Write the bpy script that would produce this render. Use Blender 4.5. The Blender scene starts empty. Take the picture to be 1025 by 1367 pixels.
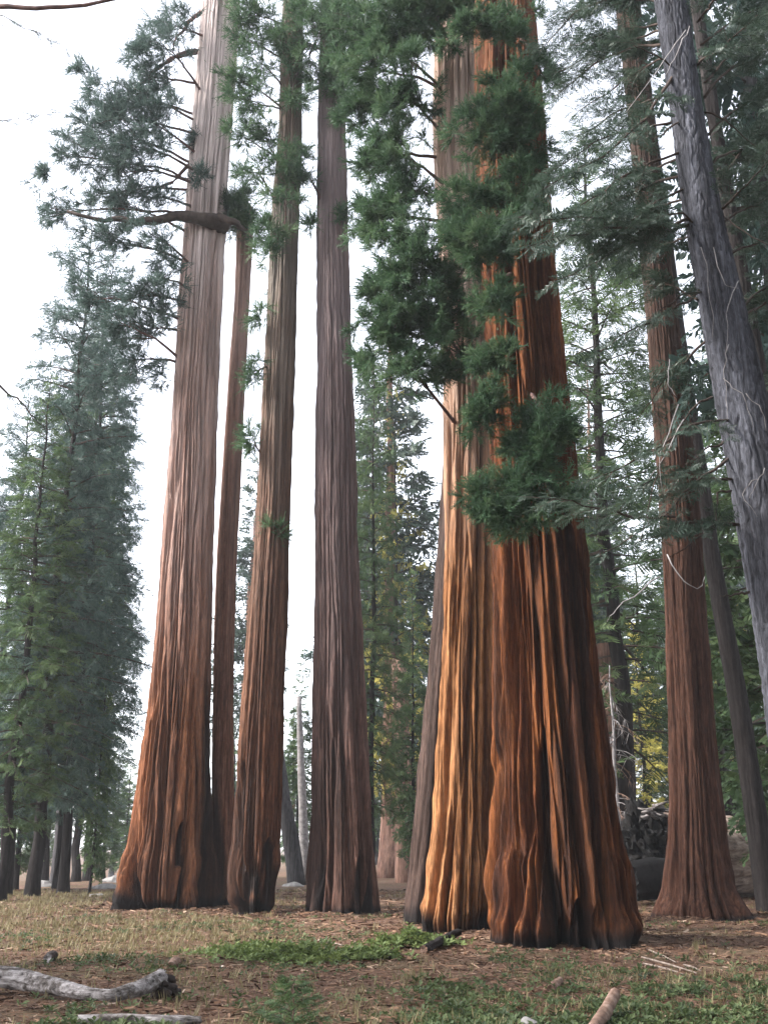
import bpy, math
import numpy as np

# ------------------------------------------------------------------ camera, sky, sun, exposure
S = bpy.context.scene
CAMZ, PITCH, F = 1.6, math.radians(17.0), 1460.0
cam_d = bpy.data.cameras.new('camera'); cam = bpy.data.objects.new('camera', cam_d)
S.collection.objects.link(cam); S.camera = cam
cam.location = (0, 0, CAMZ); cam.rotation_euler = (math.pi/2 + PITCH, 0, 0)
cam_d.sensor_fit = 'VERTICAL'; cam_d.sensor_height = 36.0; cam_d.sensor_width = 27.0
cam_d.lens = F/1367.0*36.0; cam_d.clip_start = 0.1; cam_d.clip_end = 3000

SUN_EL, SUN_AZ = math.radians(40), math.radians(-98)      # azimuth from +Y, clockwise (negative: to the left)
W = bpy.data.worlds.new('World'); S.world = W; W.use_nodes = True
nt = W.node_tree; nt.nodes.clear()
sky = nt.nodes.new('ShaderNodeTexSky'); sky.sky_type = 'NISHITA'; sky.sun_disc = False
sky.sun_elevation = SUN_EL; sky.sun_rotation = SUN_AZ % (2*math.pi)
sky.dust_density = 6.0; sky.air_density = 1.0; sky.altitude = 2000
hs = nt.nodes.new('ShaderNodeHueSaturation'); hs.inputs['Saturation'].default_value = 0.28
bg = nt.nodes.new('ShaderNodeBackground'); bg.inputs['Strength'].default_value = 0.15
wo = nt.nodes.new('ShaderNodeOutputWorld')
nt.links.new(sky.outputs[0], hs.inputs['Color']); nt.links.new(hs.outputs[0], bg.inputs['Color'])
nt.links.new(bg.outputs[0], wo.inputs['Surface'])

sun_d = bpy.data.lights.new('sun', 'SUN'); sun_d.energy = 2.0; sun_d.angle = math.radians(12)
sun_d.color = (1.0, 0.95, 0.89)
sun = bpy.data.objects.new('sun', sun_d); S.collection.objects.link(sun)
sun.rotation_euler = (math.pi/2 - SUN_EL, 0, math.pi - SUN_AZ)
sun.location = (-20, -8, 40)

S.view_settings.view_transform = 'Standard'; S.view_settings.look = 'None'
S.view_settings.gamma = 1.0; S.view_settings.use_curve_mapping = False
S.view_settings.exposure = 2.45
S.cycles.max_bounces = 6; S.cycles.diffuse_bounces = 3; S.cycles.use_denoising = True

# ------------------------------------------------------------------ numpy helpers
rng = np.random.default_rng(7)
_p = np.random.default_rng(1).permutation(256); _p = np.concatenate([_p, _p, _p])
_g = np.random.default_rng(2).normal(size=(256, 3)); _g /= np.linalg.norm(_g, axis=1)[:, None]

def noise(x, y, z, seed=0.0):
    """vectorised gradient noise, about -0.8 .. 0.8"""
    x = np.asarray(x, float) + seed*17.31; y = np.asarray(y, float) + seed*7.77; z = np.asarray(z, float) - seed*3.13
    x, y, z = np.broadcast_arrays(x, y, z)
    xi = np.floor(x).astype(int); yi = np.floor(y).astype(int); zi = np.floor(z).astype(int)
    xf, yf, zf = x-xi, y-yi, z-zi
    u = xf*xf*xf*(xf*(xf*6-15)+10); v = yf*yf*yf*(yf*(yf*6-15)+10); w = zf*zf*zf*(zf*(zf*6-15)+10)
    def gr(i, j, k):
        h = _p[_p[_p[(xi+i) & 255] + ((yi+j) & 255)] + ((zi+k) & 255)]
        g = _g[h]
        return g[..., 0]*(xf-i) + g[..., 1]*(yf-j) + g[..., 2]*(zf-k)
    a = gr(0,0,0)*(1-u)+gr(1,0,0)*u; b = gr(0,1,0)*(1-u)+gr(1,1,0)*u
    c = gr(0,0,1)*(1-u)+gr(1,0,1)*u; d = gr(0,1,1)*(1-u)+gr(1,1,1)*u
    return ((a*(1-v)+b*v)*(1-w) + (c*(1-v)+d*v)*w)*1.25

def sst(a, b, x):
    t = np.clip((np.asarray(x, float)-a)/(b-a), 0, 1); return t*t*(3-2*t)

def ray(u, v):
    a, b = (u-512.5)/F, (683.5-v)/F
    return np.array([a, math.cos(PITCH)-b*math.sin(PITCH), math.sin(PITCH)+b*math.cos(PITCH)])
CAM = np.array([0, 0, CAMZ])
def at(u, v, Y):
    r = ray(u, v); return CAM + r*(Y/r[1])
def px(u, v, Y):
    """metres per photo pixel at that place"""
    return Y/ray(u, v)[1]/F
def gp(u, v):
    r = ray(u, v); return CAM + r*(-CAMZ/r[2])

def unit(a):
    a = np.asarray(a, float); return a/np.maximum(np.linalg.norm(a, axis=-1, keepdims=True), 1e-9)

# ------------------------------------------------------------------ mesh building
class MB:
    """collects triangles with a material index and a tint per vertex"""
    def __init__(s): s.V, s.T, s.M, s.A, s.n = [], [], [], [], 0
    def add(s, V, T, mi=0, tint=0.5):
        V = np.asarray(V, float).reshape(-1, 3); T = np.asarray(T, int).reshape(-1, 3)
        s.V.append(V); s.T.append(T+s.n); s.M.append(np.full(len(T), mi))
        s.A.append(np.broadcast_to(np.asarray(tint, float), (len(V),))); s.n += len(V)
    def build(s, name, mats, parent=None, smooth=True, loc=None):
        if not s.V: return None
        return mesh_obj(name, np.concatenate(s.V), np.concatenate(s.T), mats, parent, smooth,
                        np.concatenate(s.M), {'tint': np.concatenate(s.A)}, loc)

def mesh_obj(name, V, T, mats, parent=None, smooth=True, mi=None, attrs=None, loc=None):
    me = bpy.data.meshes.new(name)
    nv, ntr = len(V), len(T)
    me.vertices.add(nv); me.loops.add(ntr*3); me.polygons.add(ntr)
    me.vertices.foreach_set('co', np.ascontiguousarray(V, np.float32).ravel())
    me.loops.foreach_set('vertex_index', np.ascontiguousarray(T, np.int32).ravel())
    me.polygons.foreach_set('loop_start', np.arange(0, ntr*3, 3, dtype=np.int32))
    if not isinstance(mats, (list, tuple)): mats = [mats]
    for m in mats: me.materials.append(m)
    if mi is not None: me.polygons.foreach_set('material_index', np.ascontiguousarray(mi, np.int32))
    me.polygons.foreach_set('use_smooth', np.full(ntr, bool(smooth)))
    for k, a in (attrs or {}).items():
        at_ = me.attributes.new(k, 'FLOAT', 'POINT'); at_.data.foreach_set('value', np.ascontiguousarray(a, np.float32))
    me.update(); me.validate()
    o = bpy.data.objects.new(name, me); S.collection.objects.link(o)
    if parent is not None: o.parent = parent
    if loc is not None: o.location = loc
    return o

def tag(o, label=None, cat=None, group=None, kind=None):
    if label: o['label'] = label
    if cat: o['category'] = cat
    if group: o['group'] = group
    if kind: o['kind'] = kind
    return o
def thing(name, label, cat, loc, group=None, rz=0.0):
    o = bpy.data.objects.new(name, None); S.collection.objects.link(o)
    o.location = tuple(loc); o.rotation_euler = (0, 0, rz); o.empty_display_size = 0.5
    return tag(o, label, cat, group)
def dup(root, loc, rz, sc, label, group=None):
    r = root.copy(); S.collection.objects.link(r); r.location = tuple(loc); r.rotation_euler = (0, 0, rz); r.scale = sc
    r['label'] = label
    if group: r['group'] = group
    elif 'group' in r: del r['group']
    for ch in root.children:
        c = ch.copy(); S.collection.objects.link(c); c.parent = r
        for g in ch.children:
            d = g.copy(); S.collection.objects.link(d); d.parent = c
    return r

def tube(P, R, sides=5, wob=0.0, cap=True):
    """tapered tube through points P with radii R"""
    P = np.asarray(P, float); R = np.broadcast_to(np.asarray(R, float), (len(P),))
    d = unit(np.gradient(P, axis=0))
    ref = np.array([0.31, 0.23, 0.92]); ref = np.where(np.abs(d @ ref)[:, None] > 0.93, np.array([[0.9, 0.3, 0.1]]), ref)
    a = unit(np.cross(d, ref)); b = np.cross(d, a)
    th = np.linspace(0, 2*math.pi, sides, endpoint=False)
    rr = R[:, None]*(1 + (wob*rng.normal(size=(len(P), sides)) if wob else 0))
    V = P[:, None, :] + rr[..., None]*(np.cos(th)[None, :, None]*a[:, None, :] + np.sin(th)[None, :, None]*b[:, None, :])
    K = len(P); i = np.arange(K-1)[:, None]*sides; j = np.arange(sides)[None, :]; j2 = (j+1) % sides
    q = np.stack([i+j, i+j2, i+sides+j2, i+sides+j], -1).reshape(-1, 4)
    T = np.concatenate([q[:, [0, 1, 2]], q[:, [0, 2, 3]]])
    V = V.reshape(-1, 3)
    if cap:
        V = np.concatenate([V, P[:1], P[-1:]]); n0 = K*sides
        jj = np.arange(sides); T = np.concatenate([T, np.stack([jj*0+n0, (jj+1) % sides, jj], 1),
                                                   np.stack([jj*0+n0+1, (K-1)*sides+jj, (K-1)*sides+(jj+1) % sides], 1)])
    return V, T

def bez(p0, p1, p2, n):
    t = np.linspace(0, 1, n)[:, None]
    return (1-t)**2*np.asarray(p0) + 2*t*(1-t)*np.asarray(p1) + t*t*np.asarray(p2)
def wander(P, amp, r=rng):
    P = np.array(P, float); n = len(P)
    k = r.normal(size=(n, 3)); k = np.cumsum(k, 0); k -= np.linspace(0, 1, n)[:, None]*k[-1]; k -= k[0]*(1-np.linspace(0, 1, n))[:, None]
    return P + k*amp/math.sqrt(n)

def frames(D, roll=None, up=(0, 0, 1)):
    """rotation matrices whose x axis is D, y sideways, z as near up as can be, then rolled"""
    D = unit(D); up = np.broadcast_to(np.asarray(up, float), D.shape)
    y = np.cross(up, D); bad = np.linalg.norm(y, axis=1) < 1e-3; y[bad] = (1, 0, 0); y = unit(y); z = np.cross(D, y)
    if roll is not None:
        c, s = np.cos(roll)[:, None], np.sin(roll)[:, None]; y, z = c*y+s*z, -s*y+c*z
    return np.stack([D, y, z], -1)
def spread(mb, tmpl, P, D, sc, tint, roll=None, mi=0, up=(0, 0, 1)):
    Vt, Tt = tmpl; N = len(P)
    if N == 0: return
    Rm = frames(np.asarray(D, float), roll, up)
    V = np.einsum('nij,kj->nki', Rm, Vt)*np.broadcast_to(np.asarray(sc, float), (N,))[:, None, None] + np.asarray(P)[:, None, :]
    T = Tt[None] + (np.arange(N)*len(Vt))[:, None, None]
    mb.add(V.reshape(-1, 3), T.reshape(-1, 3), mi, np.repeat(np.broadcast_to(tint, (N,)), len(Vt)))

# ------------------------------------------------------------------ materials
def new_mat(name):
    m = bpy.data.materials.new(name); m.use_nodes = True; n = m.node_tree.nodes
    return m, m.node_tree, n['Principled BSDF'], n['Material Output']
def ramp(t, stops):
    r = t.nodes.new('ShaderNodeValToRGB'); e = r.color_ramp.elements
    while len(e) > 1: e.remove(e[-1])
    e[0].position = stops[0][0]; e[0].color = (*stops[0][1], 1)
    for p, c in stops[1:]: k = e.new(p); k.color = (*c, 1)
    return r
def tex(t, scale, sc=(1, 1, 1), detail=4, rough=0.55, dist=0.0, off=(0, 0, 0), co='Object'):
    tc = t.nodes.new('ShaderNodeTexCoord'); mp = t.nodes.new('ShaderNodeMapping')
    mp.inputs['Scale'].default_value = sc; mp.inputs['Location'].default_value = off
    n = t.nodes.new('ShaderNodeTexNoise'); n.inputs['Scale'].default_value = scale
    n.inputs['Detail'].default_value = detail; n.inputs['Roughness'].default_value = rough; n.inputs['Distortion'].default_value = dist
    t.links.new(tc.outputs[co], mp.inputs['Vector']); t.links.new(mp.outputs[0], n.inputs['Vector'])
    return n
def mixc(t, fac, a, b, mode='MIX'):
    m = t.nodes.new('ShaderNodeMix'); m.data_type = 'RGBA'; m.blend_type = mode
    for s, v in ((m.inputs[0], fac), (m.inputs[6], a), (m.inputs[7], b)):
        if hasattr(v, 'node'): t.links.new(v, s)
        elif isinstance(v, tuple): s.default_value = (*v, 1)
        else: s.default_value = v
    return m.outputs[2]
def maths(t, op, a, b=0.0, clamp=False):
    m = t.nodes.new('ShaderNodeMath'); m.operation = op; m.use_clamp = clamp
    for s, v in ((m.inputs[0], a), (m.inputs[1], b)):
        if hasattr(v, 'node'): t.links.new(v, s)
        else: s.default_value = v
    return m.outputs[0]
def attr(t, name):
    a = t.nodes.new('ShaderNodeAttribute'); a.attribute_name = name; return a.outputs['Fac']

def bark_mat(name, dark, mid, light, grey, grey_z=(8, 22), grey_amt=0.6, char=True, fib=5.0, streak=1.0, off=0.0, bump=0.8, gain=1.0):
    """fibrous red bark: vertical fibre streaks, weathered grey up the stem (sunlit paleness painted in on some), soot where the fire left it"""
    m, t, b, o = new_mat(name); O = (off, off*1.7, off*0.6)
    f1 = tex(t, 1, (fib, fib, fib*0.045), 6, 0.68, 0.15, O)
    f2 = tex(t, 1, (streak, streak, streak*0.035), 3, 0.5, 0.2, (off+3, 1, 2))
    f3 = tex(t, 1, (fib*2.4, fib*2.4, fib*0.07), 4, 0.75, 0.0, O)
    f4 = tex(t, 1, (fib*1.4, fib*1.4, fib*0.7), 4, 0.65, 0.4, O)
    c1 = ramp(t, [(0.30, dark), (0.48, mid), (0.68, light)]); t.links.new(f1.outputs[0], c1.inputs[0])
    c2 = ramp(t, [(0.36, dark), (0.5, mid), (0.63, light)]); t.links.new(f2.outputs[0], c2.inputs[0])
    c = mixc(t, 0.40, c1.outputs[0], c2.outputs[0])
    c3 = ramp(t, [(0.34, (0.42,)*3), (0.5, (1.0,)*3), (0.66, (1.55,)*3)]); t.links.new(f3.outputs[0], c3.inputs[0])
    c = mixc(t, 0.75, c, c3.outputs[0], 'MULTIPLY')
    c4 = ramp(t, [(0.35, (0.8,)*3), (0.65, (1.18,)*3)]); t.links.new(f4.outputs[0], c4.inputs[0])
    c = mixc(t, 0.6, c, c4.outputs[0], 'MULTIPLY')
    f5 = tex(t, 1, (fib*3.4, fib*3.4, fib*0.5), 5, 0.75, 0.6, (off+7, 2, 5))
    c5 = ramp(t, [(0.36, (0.5,)*3), (0.5, (1.0,)*3), (0.64, (1.45,)*3)]); t.links.new(f5.outputs[0], c5.inputs[0])
    c = mixc(t, 0.65, c, c5.outputs[0], 'MULTIPLY')
    if grey is not None:
        tc = t.nodes.new('ShaderNodeTexCoord'); sp = t.nodes.new('ShaderNodeSeparateXYZ'); t.links.new(tc.outputs['Object'], sp.inputs[0])
        mr = t.nodes.new('ShaderNodeMapRange'); mr.inputs[1].default_value, mr.inputs[2].default_value = grey_z
        t.links.new(sp.outputs['Z'], mr.inputs[0])
        gn = tex(t, 1, (0.9, 0.9, 0.12), 4, 0.6, 0, (off, 4, 1))
        g = maths(t, 'MULTIPLY', mr.outputs[0], maths(t, 'MULTIPLY', gn.outputs[0], 2*grey_amt), True)
        gc = ramp(t, [(0.3, tuple(x*0.5 for x in grey)), (0.6, grey)]); t.links.new(f1.outputs[0], gc.inputs[0])
        c = mixc(t, g, c, gc.outputs[0])
    if gain != 1.0: c = mixc(t, 1.0, c, (gain,)*3, 'MULTIPLY')
    if char: c = mixc(t, attr(t, 'char'), c, (0.012, 0.010, 0.010))
    t.links.new(c, b.inputs['Base Color']); b.inputs['Roughness'].default_value = 0.93; b.inputs['Specular IOR Level'].default_value = 0.15
    bp = t.nodes.new('ShaderNodeBump'); bp.inputs['Strength'].default_value = bump; bp.inputs['Distance'].default_value = 0.09
    h = maths(t, 'ADD', maths(t, 'MULTIPLY', f1.outputs[0], 1.0), maths(t, 'ADD', maths(t, 'MULTIPLY', f3.outputs[0], 0.5), maths(t, 'MULTIPLY', f4.outputs[0], 0.5)))
    h = maths(t, 'ADD', h, maths(t, 'MULTIPLY', f5.outputs[0], 1.1))
    t.links.new(h, bp.inputs['Height']); t.links.new(bp.outputs[0], b.inputs['Normal'])
    return m

def leaf_mat(name, dark, mid, light, trans=0.3, rough=0.6, spec=0.25):
    m, t, b, o = new_mat(name)
    r = ramp(t, [(0.0, dark), (0.5, mid), (1.0, light)])
    n = tex(t, 0.9, detail=2); s = maths(t, 'ADD', maths(t, 'MULTIPLY', attr(t, 'tint'), 0.8), maths(t, 'MULTIPLY', maths(t, 'SUBTRACT', n.outputs[0], 0.4), 0.9), True)
    t.links.new(s, r.inputs[0]); t.links.new(r.outputs[0], b.inputs['Base Color'])
    b.inputs['Roughness'].default_value = rough; b.inputs['Specular IOR Level'].default_value = spec
    tr = t.nodes.new('ShaderNodeBsdfTranslucent'); t.links.new(mixc(t, 0.5, r.outputs[0], light), tr.inputs['Color'])
    mx = t.nodes.new('ShaderNodeMixShader'); mx.inputs[0].default_value = trans
    t.links.new(b.outputs[0], mx.inputs[1]); t.links.new(tr.outputs[0], mx.inputs[2]); t.links.new(mx.outputs[0], o.inputs['Surface'])
    return m

def wood_mat(name, stops, sc=(6, 6, 6), bump=0.5, scale=1.0, tint=False):
    m, t, b, o = new_mat(name)
    n = tex(t, scale, sc, 5, 0.65, 0.3); r = ramp(t, stops)
    if tint:
        s = maths(t, 'ADD', maths(t, 'MULTIPLY', attr(t, 'tint'), 0.9), maths(t, 'MULTIPLY', maths(t, 'SUBTRACT', n.outputs[0], 0.5), 0.5), True)
        t.links.new(s, r.inputs[0])
    else: t.links.new(n.outputs[0], r.inputs[0])
    t.links.new(r.outputs[0], b.inputs['Base Color']); b.inputs['Roughness'].default_value = 0.9; b.inputs['Specular IOR Level'].default_value = 0.2
    if bump:
        bp = t.nodes.new('ShaderNodeBump'); bp.inputs['Strength'].default_value = bump; bp.inputs['Distance'].default_value = 0.03
        t.links.new(n.outputs[0], bp.inputs['Height']); t.links.new(bp.outputs[0], b.inputs['Normal'])
    return m

RD, RM, RL, GY = (0.055, 0.026, 0.018), (0.20, 0.085, 0.042), (0.36, 0.17, 0.085), (0.42, 0.34, 0.31)
M = {}
M['bark_left'] = bark_mat('bark_left', (0.042, 0.017, 0.009), (0.13, 0.050, 0.024), (0.24, 0.105, 0.052), (0.44, 0.37, 0.35), (5, 25), 1.2, off=1, gain=1.3)  # paler upwards: weathered grey, with the lit top painted in
M['bark_slim'] = bark_mat('bark_slim', (0.05, 0.024, 0.016), (0.14, 0.062, 0.038), (0.23, 0.115, 0.072), (0.26, 0.20, 0.18), (5, 20), 0.6, off=9, fib=7, gain=1.3)
M['bark_third'] = bark_mat('bark_third', (0.034, 0.015, 0.010), (0.10, 0.042, 0.023), (0.18, 0.083, 0.045), (0.15, 0.13, 0.11), (4, 19), 1.0, off=5, fib=6, gain=1.15)
M['bark_middle'] = bark_mat('bark_middle', (0.03, 0.016, 0.013), (0.078, 0.040, 0.029), (0.15, 0.082, 0.062), (0.17, 0.135, 0.135), (2, 16), 0.85, off=13, fib=6, gain=1.3)
M['bark_orange'] = bark_mat('bark_orange', (0.066, 0.027, 0.012), (0.20, 0.086, 0.034), (0.36, 0.178, 0.080), (0.46, 0.34, 0.28), (7, 16), 1.25, off=21, streak=1.5, gain=1.2)  # pale upper stem: weathering plus sunlight put into the colour
M['bark_red'] = bark_mat('bark_red', (0.022, 0.008, 0.004), (0.080, 0.025, 0.010), (0.22, 0.078, 0.024), (0.2, 0.11, 0.08), (10, 24), 0.35, off=31, streak=2.2, fib=6, gain=1.1)
M['bark_grey'] = bark_mat('bark_grey', (0.018, 0.011, 0.009), (0.047, 0.029, 0.023), (0.09, 0.058, 0.047), (0.09, 0.07, 0.064), (2, 9), 0.3, off=41)
M['bark_back'] = bark_mat('bark_back', (0.026, 0.012, 0.008), (0.066, 0.029, 0.019), (0.115, 0.057, 0.039), (0.12, 0.10, 0.085), (6, 20), 0.5, off=51, fib=6, gain=0.92)
M['bark_silver'] = bark_mat('bark_silver', (0.014, 0.014, 0.016), (0.042, 0.043, 0.051), (0.105, 0.108, 0.128), None, char=False, fib=6, streak=3, off=61, bump=1.0, gain=1.5)
M['bark_fir'] = bark_mat('bark_fir', (0.008, 0.007, 0.007), (0.019, 0.016, 0.0155), (0.04, 0.034, 0.033), None, char=False, fib=5, off=71, bump=0.6)
M['bark_ash'] = bark_mat('bark_ash', (0.03, 0.028, 0.03), (0.068, 0.065, 0.068), (0.115, 0.11, 0.112), None, char=False, fib=4, off=81, bump=0.6)
M['bark_pink'] = bark_mat('bark_pink', (0.08, 0.04, 0.03), (0.20, 0.115, 0.088), (0.30, 0.185, 0.14), None, char=False, fib=3, off=91, bump=0.6)
M['twig'] = wood_mat('twig', [(0.3, (0.025, 0.018, 0.015)), (0.7, (0.075, 0.055, 0.045))], bump=0)
M['dead_twig'] = wood_mat('dead_twig', [(0.3, (0.13, 0.12, 0.12)), (0.7, (0.36, 0.335, 0.33))], bump=0)
M['limb'] = wood_mat('limb', [(0.3, (0.05, 0.03, 0.028)), (0.7, (0.17, 0.10, 0.085))], (5, 5, 5), 0.5)
M['leaf_sequoia'] = leaf_mat('leaf_sequoia', (0.012, 0.036, 0.020), (0.040, 0.094, 0.046), (0.115, 0.18, 0.085))
M['leaf_fir'] = leaf_mat('leaf_fir', (0.009, 0.022, 0.015), (0.024, 0.048, 0.032), (0.075, 0.108, 0.078), spec=0.4, rough=0.5)
M['leaf_blue'] = leaf_mat('leaf_blue', (0.016, 0.034, 0.028), (0.042, 0.078, 0.064), (0.105, 0.155, 0.13))
M['leaf_green'] = leaf_mat('leaf_green', (0.014, 0.034, 0.016), (0.045, 0.088, 0.034), (0.12, 0.17, 0.065))
M['leaf_painted_sun'] = leaf_mat('leaf_painted_sun', (0.13, 0.13, 0.025), (0.34, 0.32, 0.07), (0.55, 0.48, 0.14), trans=0.45)  # for far firs in the sun: the sunlight is put into the leaf colour
M['leaf_ground'] = leaf_mat('leaf_ground', (0.018, 0.030, 0.014), (0.05, 0.075, 0.028), (0.13, 0.165, 0.07))
M['leaf_bush'] = leaf_mat('leaf_bush', (0.04, 0.058, 0.02), (0.09, 0.13, 0.04), (0.17, 0.215, 0.07))
M['grass'] = leaf_mat('grass', (0.07, 0.055, 0.028), (0.165, 0.138, 0.068), (0.29, 0.245, 0.13), trans=0.3)
M['litter'] = wood_mat('litter', [(0.0, (0.045, 0.025, 0.018)), (0.35, (0.13, 0.07, 0.042)), (0.7, (0.24, 0.15, 0.10)), (0.93, (0.34, 0.26, 0.20)), (1.0, (0.55, 0.5, 0.46))], bump=0, tint=True)
M['pale_wood'] = wood_mat('pale_wood', [(0.34, (0.035, 0.03, 0.028)), (0.44, (0.19, 0.17, 0.165)), (0.66, (0.42, 0.39, 0.385))], (3, 18, 18), 1.0)
_t = M['pale_wood'].node_tree; _b = _t.nodes['Principled BSDF']; _c = _b.inputs['Base Color'].links[0].from_socket
_n = tex(_t, 4.5, detail=6, rough=0.7); _r = ramp(_t, [(0.42, (0.22, 0.19, 0.16)), (0.52, (0.85,)*3), (0.7, (1.1,)*3)]); _t.links.new(_n.outputs[0], _r.inputs[0]); _t.links.new(mixc(_t, 0.85, _c, _r.outputs[0], 'MULTIPLY'), _b.inputs['Base Color'])
M['dark_wood'] = wood_mat('dark_wood', [(0.25, (0.012, 0.01, 0.01)), (0.7, (0.055, 0.04, 0.034))], (5, 5, 5), 0.8)
M['straw'] = wood_mat('straw', [(0.3, (0.10, 0.075, 0.06)), (0.7, (0.30, 0.24, 0.20))], (9, 9, 9), 0.4)
M['brown_wood'] = wood_mat('brown_wood', [(0.25, (0.05, 0.03, 0.022)), (0.5, (0.16, 0.10, 0.075)), (0.75, (0.3, 0.22, 0.18))], (9, 9, 9), 0.6)
M['rock'] = wood_mat('rock', [(0.25, (0.08, 0.078, 0.075)), (0.5, (0.2, 0.19, 0.185)), (0.8, (0.32, 0.31, 0.30))], (3, 3, 3), 0.6)
M['old_log'] = wood_mat('old_log', [(0.3, (0.03, 0.022, 0.018)), (0.46, (0.17, 0.125, 0.10)), (0.7, (0.36, 0.29, 0.24))], (0.5, 6, 6), 1.0)
M['char'] = wood_mat('char', [(0.35, (0.003, 0.003, 0.003)), (0.75, (0.016, 0.014, 0.014))], (4, 4, 4), 1.0)

# ------------------------------------------------------------------ ground
TREES = []                      # (x, y, radius) of the stems the soil heaps up against
def stem_at(u, v, Y, r): TREES.append((at(u, v, Y)[0], Y, r))
for a in ((222, 1200, 32.0, 2.0), (340, 1200, 29.3, 1.2), (460, 1200, 29.5, 1.6), (612, 1200, 23.6, 1.3), (745, 1200, 20.9, 1.9), (938, 1200, 27.8, 1.6)): stem_at(*a)
def gh(x, y):
    x = np.asarray(x, float); y = np.asarray(y, float)
    h = -0.05 + 0.08*noise(x*0.22, y*0.22, 0, 3) + 0.045*noise(x*0.9, y*0.9, 0, 5) + 0.012*noise(x*3.1, y*3.1, 0, 6)
    for (tx, ty, r) in TREES:
        h = h + (0.03+0.09*noise(x*1.1, y*1.1, 0, 9))*np.exp(-np.maximum(np.hypot(x-tx, y-ty)-r, 0)**2/1.2)
    far = sst(40, 160, y)
    h = h + far*(1.2*noise(x*0.012, y*0.012, 0, 8)) + 2.2*sst(34, 90, y)*sst(4, 30, x) - 1.5*sst(45, 120, y)*sst(0, -25, x)
    return h
n = 330
sx = np.linspace(-1, 1, n); gx = np.sinh(sx*5.2)/math.sinh(5.2)*900
sy = np.linspace(-0.62, 1, n+90); gy = 17 + np.sinh(sy*5.6)/math.sinh(5.6)*1400
X, Y_ = np.meshgrid(gx, gy); Z = gh(X, Y_)
V = np.stack([X, Y_, Z], -1).reshape(-1, 3); r_, c_ = X.shape
i = (np.arange(r_-1)[:, None]*c_ + np.arange(c_-1)[None]).ravel()
T = np.concatenate([np.stack([i, i+1, i+c_+1], 1), np.stack([i, i+c_+1, i+c_], 1)])
m, t, b, o = new_mat('forest_floor')
n1 = tex(t, 0.55, detail=5, rough=0.6, co='Object'); n2 = tex(t, 7, detail=6, rough=0.75); n3 = tex(t, 55, detail=3, rough=0.7)
ca = ramp(t, [(0.3, (0.04, 0.023, 0.016)), (0.5, (0.115, 0.066, 0.045)), (0.72, (0.21, 0.135, 0.097))]); t.links.new(n2.outputs[0], ca.inputs[0])
cb = ramp(t, [(0.3, (0.042, 0.030, 0.019)), (0.55, (0.115, 0.084, 0.050)), (0.75, (0.20, 0.145, 0.095))]); t.links.new(n2.outputs[0], cb.inputs[0])
k = ramp(t, [(0.46, (0, 0, 0)), (0.6, (1, 1, 1))]); t.links.new(n1.outputs[0], k.inputs[0])
c = mixc(t, k.outputs[0], ca.outputs[0], cb.outputs[0])
cs = ramp(t, [(0.3, (0.55,)*3), (0.7, (1.45,)*3)]); t.links.new(n3.outputs[0], cs.inputs[0])
c = mixc(t, 0.8, c, cs.outputs[0], 'MULTIPLY'); t.links.new(c, b.inputs['Base Color'])
b.inputs['Roughness'].default_value = 0.95; b.inputs['Specular IOR Level'].default_value = 0.1
bp = t.nodes.new('ShaderNodeBump'); bp.inputs['Strength'].default_value = 0.7; bp.inputs['Distance'].default_value = 0.04
t.links.new(maths(t, 'ADD', n2.outputs[0], maths(t, 'MULTIPLY', n3.outputs[0], 0.4)), bp.inputs['Height']); t.links.new(bp.outputs[0], b.inputs['Normal'])
tag(mesh_obj('ground', V, T, m), kind='structure')

# ------------------------------------------------------------------ pale air
hm = bpy.data.materials.new('haze_air'); hm.use_nodes = True; hn = hm.node_tree; hn.nodes.clear()
pv = hn.nodes.new('ShaderNodeVolumePrincipled'); pv.inputs['Density'].default_value = 0.0005; pv.inputs['Color'].default_value = (0.93, 0.95, 1.0, 1); pv.inputs['Anisotropy'].default_value = 0.2
hn.links.new(pv.outputs[0], hn.nodes.new('ShaderNodeOutputMaterial').inputs['Volume'])
c8 = np.array([[x_, y_, z_] for z_ in (-12, 62) for y_ in (-900, 1480) for x_ in (-950, 950)], float)
tag(mesh_obj('haze', c8, [[0,2,3],[0,3,1],[4,5,7],[4,7,6],[0,1,5],[0,5,4],[2,6,7],[2,7,3],[0,4,6],[0,6,2],[1,3,7],[1,7,5]], hm, smooth=False), kind='stuff')
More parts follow.
